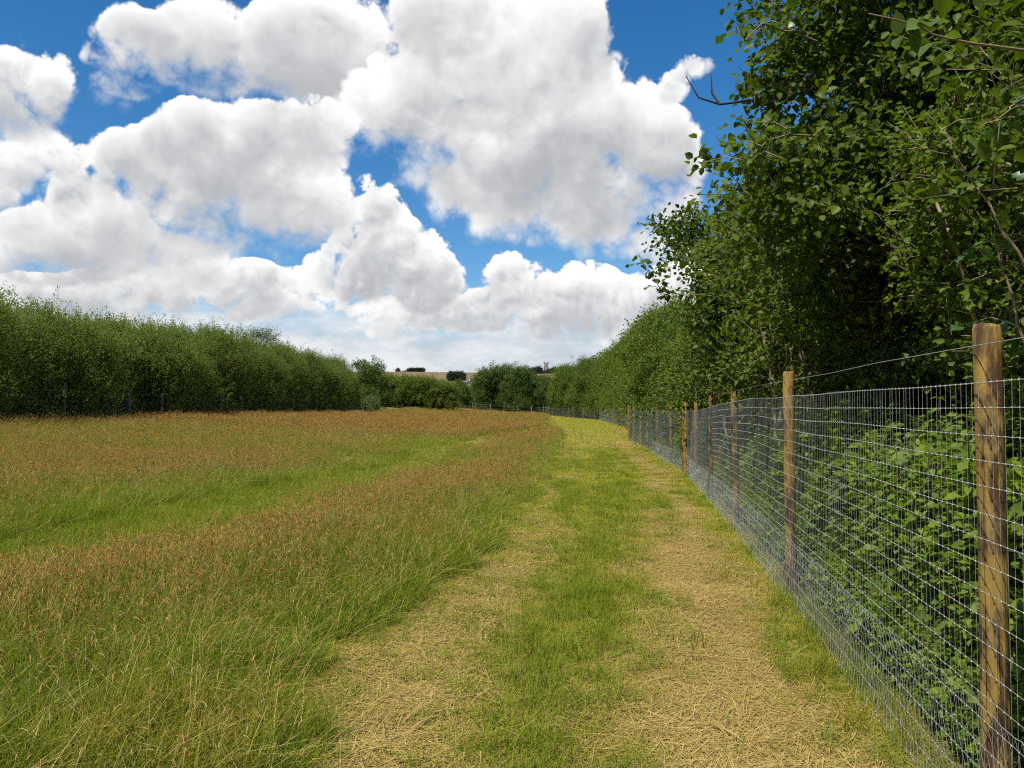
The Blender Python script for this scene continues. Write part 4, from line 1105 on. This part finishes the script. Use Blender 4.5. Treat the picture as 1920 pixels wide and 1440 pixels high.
# --- brambles and nettles filling the space behind the net
br = bpy.data.collections.new('bramble_sprays')
M_CANE = plain_mat('bramble_cane', (0.10, 0.085, 0.035), 0.7, 0.3)
for k in range(4):
    m1, m2 = MB(), MB()
    Ls = rgg.uniform(0.7, 1.15); lean = rgg.uniform(0.4, 0.9)
    t = np.linspace(0, 1, 9)
    cane = np.stack([lean * Ls * t ** 1.5, 0.06 * np.sin(t * 5 + k), Ls * (t - 0.42 * t * t) * 1.25], -1)
    m2.tube(cane, np.linspace(0.0045, 0.0018, 9), 4, False)
    npos = 26
    tt = rgg.uniform(0.08, 1.0, npos)
    base = np.stack([np.interp(tt, t, cane[:, j]) for j in range(3)], -1)
    dirs = norm(rgg.normal(0, 1, (npos, 3)) * np.array([1, 1, 0.45]) + np.array([0, 0, 0.25]))
    pet = base + dirs * rgg.uniform(0.03, 0.13, npos)[:, None]
    A, N_, Pp = [], [], []
    for s in (-1, 0, 1):
        perp = norm(np.cross(dirs, np.array([0, 0, 1.0])))
        A.append(norm(dirs + perp * s * 0.95)); Pp.append(pet); N_.append(norm(np.array([0, 0, 1.0]) + rgg.normal(0, 0.4, (npos, 3))))
    Pp, A, N_ = np.concatenate(Pp), np.concatenate(A), np.concatenate(N_)
    sz = np.tile(rgg.uniform(0.55, 1.35, npos) * (0.8 + 0.25 * k), 3)
    leaves(m1, Pp, A, N_, 0.062 * sz, 0.046 * sz, 0.15, np.tile(rgg.random(npos), 3), True)
    bars(m2, base, pet, 0.0011)
    tuft_object(br, 'a%d_spray' % k, [(m1, M_BRAMBLE), (m2, M_CANE)])
for k in range(2):                                     # upright nettles
    m1, m2 = MB(), MB()
    h = 0.85; lv = 11
    m2.tube([(0, 0, 0), (0.01, 0.02, h * 0.5), (0.03, 0.0, h)], 0.003, 4, False)
    z = np.repeat(np.linspace(0.15, h, lv), 2); a = np.arange(2 * lv) * math.pi + np.repeat(np.arange(lv), 2) * 1.57
    P = np.stack([0.02 * z, np.zeros(2 * lv), z], -1); ax = np.stack([np.cos(a), np.sin(a), np.full(2 * lv, -0.25)], -1)
    leaves(m1, P, ax, np.tile(np.array([[0, 0, 1.0]]), (2 * lv, 1)) + rgg.normal(0, 0.2, (2 * lv, 3)), 0.085 * (1.2 - 0.6 * z / h), 0.045 * (1.2 - 0.6 * z / h), 0.1, rgg.random(2 * lv), True)
    tuft_object(br, 'b%d_nettle' % k, [(m1, M_BRAMBLE), (m2, M_CANE)])
n = 24500
y = np.concatenate([rgg.uniform(2.3, 12, 14500), rgg.uniform(12, 46, 8000), rgg.uniform(46, 120, 2000)])
depth = rgg.random(n) ** 1.3 * 2.6
x = fence_x(y) + 0.16 + depth
low = vnoise(y * 0.8, x * 0.8, 31)
z = ground(x, y) + np.where(rgg.random(n) < 0.55, 0.0, rgg.uniform(0.1, 0.75, n) * (0.4 + 0.9 * low)) * (depth > 0.2)
sc = rgg.uniform(0.5, 1.0, n) * np.where(depth < 0.25, 0.6, 1.0) * (0.8 + 0.5 * low)
idx = np.where(rgg.random(n) < 0.8, rgg.integers(0, 4, n), rgg.integers(4, 6, n))
rz = np.where(depth < 1.5, rgg.uniform(-1.35, 1.35, n), rgg.uniform(0, 6.28, n))
scatter('bramble_undergrowth', 'tangled brambles and nettles growing behind the netting', 'undergrowth', br, np.stack([x, y, z], -1), idx,
        np.stack([rgg.normal(0, 0.15, n), rgg.normal(0, 0.15, n), rz], -1), np.repeat(sc[:, None], 3, 1))

# ------------------------------------------------------------------ leafy branches that stand out one by one, leaf by leaf
def big_leaf_mesh(kind, seed):
    """one real-size leaf, base at the origin, pointing along +X"""
    n = 7
    t = np.linspace(0, 1, n)
    if kind == 'ovate': w = 0.46 * np.sin(np.pi * t ** 0.72) ** 0.85
    else: w = 0.30 * np.sin(np.pi * t ** 1.2) ** 0.8 * (1 + 0.42 * np.cos(t * 19.0))
    w = np.maximum(w, 0.0); w[0] = w[-1] = 0.004
    mid = np.stack([t, np.zeros(n), -0.16 * t * t], -1)
    cup = 0.10
    l = mid + np.stack([np.zeros(n), w, cup * w / 0.46], -1); r = mid + np.stack([np.zeros(n), -w, cup * w / 0.46], -1)
    v = np.concatenate([mid, l, r])
    q = [(i, i + 1, n + i + 1, n + i) for i in range(n - 1)] + [(i + 1, i, 2 * n + i, 2 * n + i + 1) for i in range(n - 1)]
    mb = MB(); mb.add(v, quads=q, rnd=(seed * 0.37) % 1.0)
    p0 = np.array([(-0.35, 0.01, 0.0), (-0.35, -0.01, 0.0), (0.0, -0.012, 0.0), (0.0, 0.012, 0.0)]); mb.add(p0, quads=[(0, 1, 2, 3)], rnd=0.6)
    return mb.mesh('leaf', M_LEAF_BIG if kind == 'ovate' else M_LEAF_OAK2, True)
M_LEAF_OAK2 = leaf_mat('leaf_oak_large', (0.045, 0.095, 0.02), (0.10, 0.165, 0.035), 0.38, 0.4, 0.5)
LEAVES = {'ovate': [big_leaf_mesh('ovate', s) for s in range(4)], 'oak': [big_leaf_mesh('oak', s) for s in range(4)]}

def branch(tree, pts, r0, kind, n, size, mat, seed, side=0.12, start=0.3, label=None):
    """a branch of `tree` through world points, with separate leaves as its children"""
    rg = np.random.default_rng(seed)
    pts = np.array(pts, float)
    t0 = np.linspace(0, 1, len(pts)); tt = np.linspace(0, 1, 14)
    P = np.stack([np.interp(tt, t0, pts[:, j]) for j in range(3)], -1)
    P[1:-1] += rg.normal(0, 0.012, (12, 3))
    inv = tree_inverse(tree)
    Pl = np.array([inv @ Vector(p) for p in P])
    base = Pl[0].copy()
    mb = MB(); mb.tube(Pl - base, np.linspace(r0, r0 * 0.3, 14), 6)
    iv = inv
    items = []
    per = 5
    for i in range(max(1, n // per)):                    # side twigs, each with a few leaves along it
        s = start + (1 - start) * (i + rg.random()) / max(1, n // per)
        c = np.array([np.interp(s, tt, P[:, j]) for j in range(3)])
        ln = side * rg.uniform(1.0, 2.2); a = rg.uniform(0, 6.28)
        dv = norm(np.array([math.cos(a), math.sin(a), rg.uniform(-0.5, 0.6)]))
        e = c + dv * ln
        m_ = (c + e) / 2 + np.array([0, 0, 0.12 * ln])
        loc = np.array([iv @ Vector(p) for p in (c, m_, e)]) - base
        mb.tube(loc, [r0 * 0.4, r0 * 0.3, r0 * 0.16], 4, False)
        for k in range(per):
            f_ = (k + 0.6) / per
            items.append(((1 - f_) ** 2 * c + 2 * f_ * (1 - f_) * m_ + f_ * f_ * e, dv))
    b = mb.build('branch', mat, tree); b.location = tuple(base)
    if label: b['label'] = label
    for i, (c, dv) in enumerate(items):
        a = rg.uniform(0, 6.28)
        d = norm(np.array([math.cos(a), math.sin(a), rg.uniform(-0.9, 0.1)]) + dv * 0.6)
        up = norm(np.array([rg.normal(0, 0.5), rg.normal(0, 0.5), 1.0]))
        yv = norm(np.cross(up, d)); zv = np.cross(d, yv)
        m = Matrix(((d[0], yv[0], zv[0]), (d[1], yv[1], zv[1]), (d[2], yv[2], zv[2]))).to_4x4()
        sz = size * rg.uniform(0.65, 1.2)
        o = bpy.data.objects.new('leaf', LEAVES[kind][i % 4]); COL.objects.link(o); o.parent = b
        o.matrix_local = Matrix.Translation(Vector(base)).inverted() @ iv @ Matrix.Translation(Vector(c + d * sz * 0.35)) @ m @ Matrix.Scale(sz, 4)
def tree_inverse(t):
    return (Matrix.Translation(t.location) @ t.rotation_euler.to_matrix().to_4x4() @ Matrix.Diagonal((*t.scale, 1))).inverted()

# over the path, from the oak beside the nearest post and the tall tree behind it
branch(near_c, [(2.75, 3.2, 3.35), (2.1, 2.95, 2.98), (1.62, 2.75, 2.92), (1.22, 2.6, 2.95)], 0.008, 'ovate', 16, 0.075, M_TWIG, 1, 0.06, 0.25, 'bare pale twig with a few large hanging leaves')
branch(near_c, [(3.4, 4.6, 1.9), (2.75, 4.1, 2.35), (2.45, 4.15, 2.9), (2.35, 4.2, 3.15)], 0.011, 'oak', 10, 0.09, M_BARK_PALE, 2, 0.10, 0.5, 'pale bare stem slanting up across the dark leaves')
branch(near_c, [(3.6, 4.9, 1.2), (2.95, 4.4, 1.9), (2.8, 4.4, 2.4), (2.75, 4.4, 2.7)], 0.012, 'oak', 60, 0.10, M_TWIG, 3, 0.20, 0.15)
branch(near_c, [(3.2, 4.4, 3.6), (2.8, 4.2, 3.3), (2.5, 4.1, 3.1)], 0.010, 'oak', 34, 0.09, M_TWIG, 4, 0.16, 0.1)
branch(near_a, [(4.0, 7.2, 4.0), (2.9, 6.7, 4.0), (2.2, 6.4, 3.9), (1.9, 6.2, 3.6)], 0.014, 'ovate', 64, 0.085, M_TWIG, 5, 0.20, 0.3)
branch(near_a, [(4.0, 7.4, 4.6), (2.8, 7.0, 5.0), (2.3, 6.9, 5.1), (2.05, 6.9, 4.9)], 0.012, 'ovate', 40, 0.085, M_TWIG, 6, 0.20, 0.4)
branch(near_b, [(4.6, 13.2, 3.2), (3.3, 12.6, 3.45), (2.4, 12.2, 3.45), (1.98, 12.1, 4.05)], 0.014, 'ovate', 75, 0.11, M_TWIG, 7, 0.15, 0.5, 'leafy sprig sticking out against the sky')
# dead bare twigs on the outline of the tall tree
for pp in ([(3.0, 8.0, 4.9), (2.15, 7.9, 4.75), (1.93, 7.9, 4.82), (1.80, 7.9, 5.05)], [(2.15, 7.9, 4.75), (2.07, 7.9, 4.86), (2.06, 7.9, 5.08)]):
    iv = tree_inverse(near_a); P = [iv @ Vector(p) for p in pp]
    mb = MB(); mb.tube([tuple(p - P[0]) for p in P], np.linspace(0.014, 0.005, len(P)), 6)
    d_ = mb.build('dead_twig', M_DEAD, near_a); d_.location = P[0]

# a tuft of coarse green grass left standing in the dry wheel mark
for (gx_, gy_, s_) in ((1.12, 5.15, 1.0), (1.00, 2.85, 0.8)):
    mb = MB(); blades(mb, np.random.default_rng(int(gy_ * 10)), 70, 0.20 * s_, 0.10, 0.24, 0.008, 0.75, 4)
    o = mb.build('grass_tuft', M_GRASS); o.location = (gx_, gy_, float(ground(gx_, gy_)) - 0.01)
    tag(o, 'coarse green grass tuft left standing in the dry wheel mark of the path' if s_ == 1.0 else 'small green grass tuft on the bare straw at the near end of the path', 'grass tuft')

# ------------------------------------------------------------------ field end: rail fence and gates
def at(px, d, z=None):
    x = (px - 960) / 1450 * d
    return np.array([x, d, float(ground(x, d)) if z is None else z])
M_RAIL = plain_mat('pale_old_timber', (0.085, 0.075, 0.058), 0.85, 0.2, var=(0.065, 0.058, 0.045), scale=3.0)
def rail_fence(name, label, pxs, d, h, rails, cat):
    c = at(np.mean(pxs), d); root = empty(name, tuple(c)); tag(root, label, cat)
    for px in pxs:
        p = at(px, d) - c
        mb = MB(); mb.tube([(0, 0, -0.3), (0, 0, h)], 0.085, 8); o = mb.build('post', M_RAIL, root); o.location = tuple(p)
    a, b = at(pxs[0], d) - c, at(pxs[-1], d) - c
    for z in rails:
        mb = MB(); mb.tube([a + (0, -0.06, z), (a + b) / 2 + (0, -0.06, z - 0.02), b + (0, -0.06, z)], 0.055, 5); mb.build('rail', M_RAIL, root)
rail_fence('rail_fence', 'weathered post and rail fence between the two gates at the field end', [920, 945, 970, 996], 168.0, 1.85, (0.8, 1.5), 'fence')
rail_fence('field_gate', 'wooden field gate by the gap in the bushes', [886, 892, 919], 167.0, 2.0, (0.5, 0.85, 1.2, 1.6), 'gate')
rail_fence('field_gate', 'wooden field gate against the corner of the netting fence', [997, 1019, 1029], 167.0, 1.85, (0.5, 0.85, 1.2, 1.6), 'gate')
rail_fence('paddock_fence', 'low post and rail fence crossing the pale field in the gap', [846, 855, 864, 872, 880], 205.0, 1.3, (0.5, 1.0), 'fence')

# ------------------------------------------------------------------ the far hill: trees, cottage and church
def dense_clump(seed, w, h):
    lob = [(-0.5 * w, 0, 0.45 * h, 0.55 * w, 0.5 * w, 0.42 * h), (0.45 * w, 0, 0.5 * h, 0.6 * w, 0.5 * w, 0.46 * h), (0, 0, 0.68 * h, 0.55 * w, 0.5 * w, 0.32 * h)]
    return make_plant('hill_tree', seed, lob, 700, 9, 0.9, 0.7, 1.6, M_LEAF_BLUE, M_BARK, spread=0.6, trunk_r=0.4, limb_n=2)
hill = dense_clump(80, 7.0, 13.0); first = True
def put_hill(px, d, w, h, label, group=None):
    global first
    o = hill if first else copy_tree(hill); first = False
    p = at(px, d); o.location = tuple(p - np.array([0, 0, 0.8])); o.scale = (w / 14.0, w / 14.0, h / 13.0); o.rotation_euler = (0, 0, RG.uniform(0, 6.28))
    tag(o, label, 'tree', group)
for px in (746, 756, 766): put_hill(px, 1120, 11, 6 + (px % 3) * 2, 'small tree on the skyline of the brown hill', 'skyline trees left of the brown hill')
for px in (770, 777, 784, 790): put_hill(px, 960, 9, 5.5, 'bush in the hedgerow crossing the brown hill', 'hedgerow bushes on the brown hill')
for px in (845, 853, 862): put_hill(px, 640, 9.5, 8.5, 'dark tree in the clump beside the white cottage', 'trees beside the cottage')
for px in (872, 880, 888, 895): put_hill(px, 1130, 11, 3.6, 'low hedge bush on the top edge of the brown hill', 'hedge along the hilltop')
for px, h in ((994, 9), (1000, 12), (1009, 13), (1015, 8)): put_hill(px, 1090, 12, h, 'dark tree on the hill left of the church tower', 'trees by the church tower')
for px, h in ((1031, 9), (1040, 11), (1049, 10)): put_hill(px, 1080, 12, h, 'dark tree on the hill close under the church tower', 'trees under the church tower')

M_WHITE = plain_mat('white_render', (0.72, 0.70, 0.66), 0.8, 0.2)
M_SLATE = plain_mat('slate_roof', (0.12, 0.125, 0.135), 0.7, 0.3)
M_STONE = plain_mat('church_stone', (0.20, 0.19, 0.175), 0.9, 0.15, var=(0.15, 0.145, 0.135), scale=0.4)
M_PANE = plain_mat('window_glass', (0.03, 0.035, 0.04), 0.1, 0.5)
c = at(873, 600); c[2] -= 4.0; house = empty('cottage', tuple(c)); tag(house, 'small white cottage with slate roof below the brown hill', 'house')
mb = MB(); mb.box((0, 0, 1.9), (7.5, 5.0, 5.0)); mb.build('wall', M_WHITE, house)
mb = MB(); mb.add([(-4, -2.9, 4.3), (4, -2.9, 4.3), (4, 2.9, 4.3), (-4, 2.9, 4.3), (-4, 0, 6.4), (4, 0, 6.4)], tris=[(0, 4, 3), (1, 2, 5)], quads=[(0, 1, 5, 4), (2, 3, 4, 5), (0, 3, 2, 1)])
roof = mb.build('roof', M_SLATE, house)
mb = MB(); mb.box((3.2, 0, 6.6), (0.9, 0.9, 1.6)); mb.build('chimney', M_WHITE, roof)
for wx in (-2.3, 2.3):
    for wz in (1.2, 3.3):
        mb = MB(); mb.box((wx, -2.53, wz), (0.9, 0.08, 1.1)); mb.build('window', M_PANE, house)
mb = MB(); mb.box((0, -2.53, 1.0), (0.95, 0.08, 2.0)); mb.build('door', M_SLATE, house)

zt = 60.0
c = at(1024, 1095); c[2] = max(c[2], 48.0); ch = empty('church_tower', tuple(c)); tag(ch, 'grey stone church tower with corner pinnacles on the far hill', 'church')
H = 16.5
mb = MB(); mb.box((0, 0, H / 2 - 1), (5.6, 5.6, H + 2)); tower = mb.build('tower', M_STONE, ch)
for bx in (-2.9, 2.9):
    mb = MB(); mb.box((bx, -2.9, H * 0.40), (0.8, 0.8, H * 0.8)); mb.build('buttress', M_STONE, ch)
mb = MB(); mb.box((0, 0, H + 0.25), (6.1, 6.1, 0.5)); mb.build('string_course', M_STONE, ch)
for s in (-1, 1):
    for k in range(4):
        mb = MB(); mb.box((-2.2 + k * 1.47, s * 2.75, H + 0.9), (0.8, 0.5, 0.9)); mb.build('battlement', M_STONE, ch)
        mb = MB(); mb.box((s * 2.75, -2.2 + k * 1.47, H + 0.9), (0.5, 0.8, 0.9)); mb.build('battlement', M_STONE, ch)
for sx in (-1, 1):
    for sy in (-1, 1):
        mb = MB(); mb.tube([(sx * 2.75, sy * 2.75, H), (sx * 2.75, sy * 2.75, H + 2.4), (sx * 2.75, sy * 2.75, H + 4.6)], [0.62, 0.55, 0.05], 4); mb.build('pinnacle', M_STONE, ch)
mb = MB(); mb.box((0, -2.83, H - 3.0), (1.3, 0.1, 2.6)); mb.build('belfry_opening', M_PANE, ch)
mb = MB(); mb.box((8.5, 0, 2.0), (11.0, 7.0, 6.0)); mb.build('nave_wall', M_STONE, ch)
mb = MB(); mb.add([(2.82, -3.8, 5), (14.2, -3.8, 5), (14.2, 3.8, 5), (2.82, 3.8, 5), (2.82, 0, 8.2), (14.2, 0, 8.2)], tris=[(0, 4, 3), (1, 2, 5)], quads=[(0, 1, 5, 4), (2, 3, 4, 5), (0, 3, 2, 1)]); mb.build('nave_roof', M_SLATE, ch)
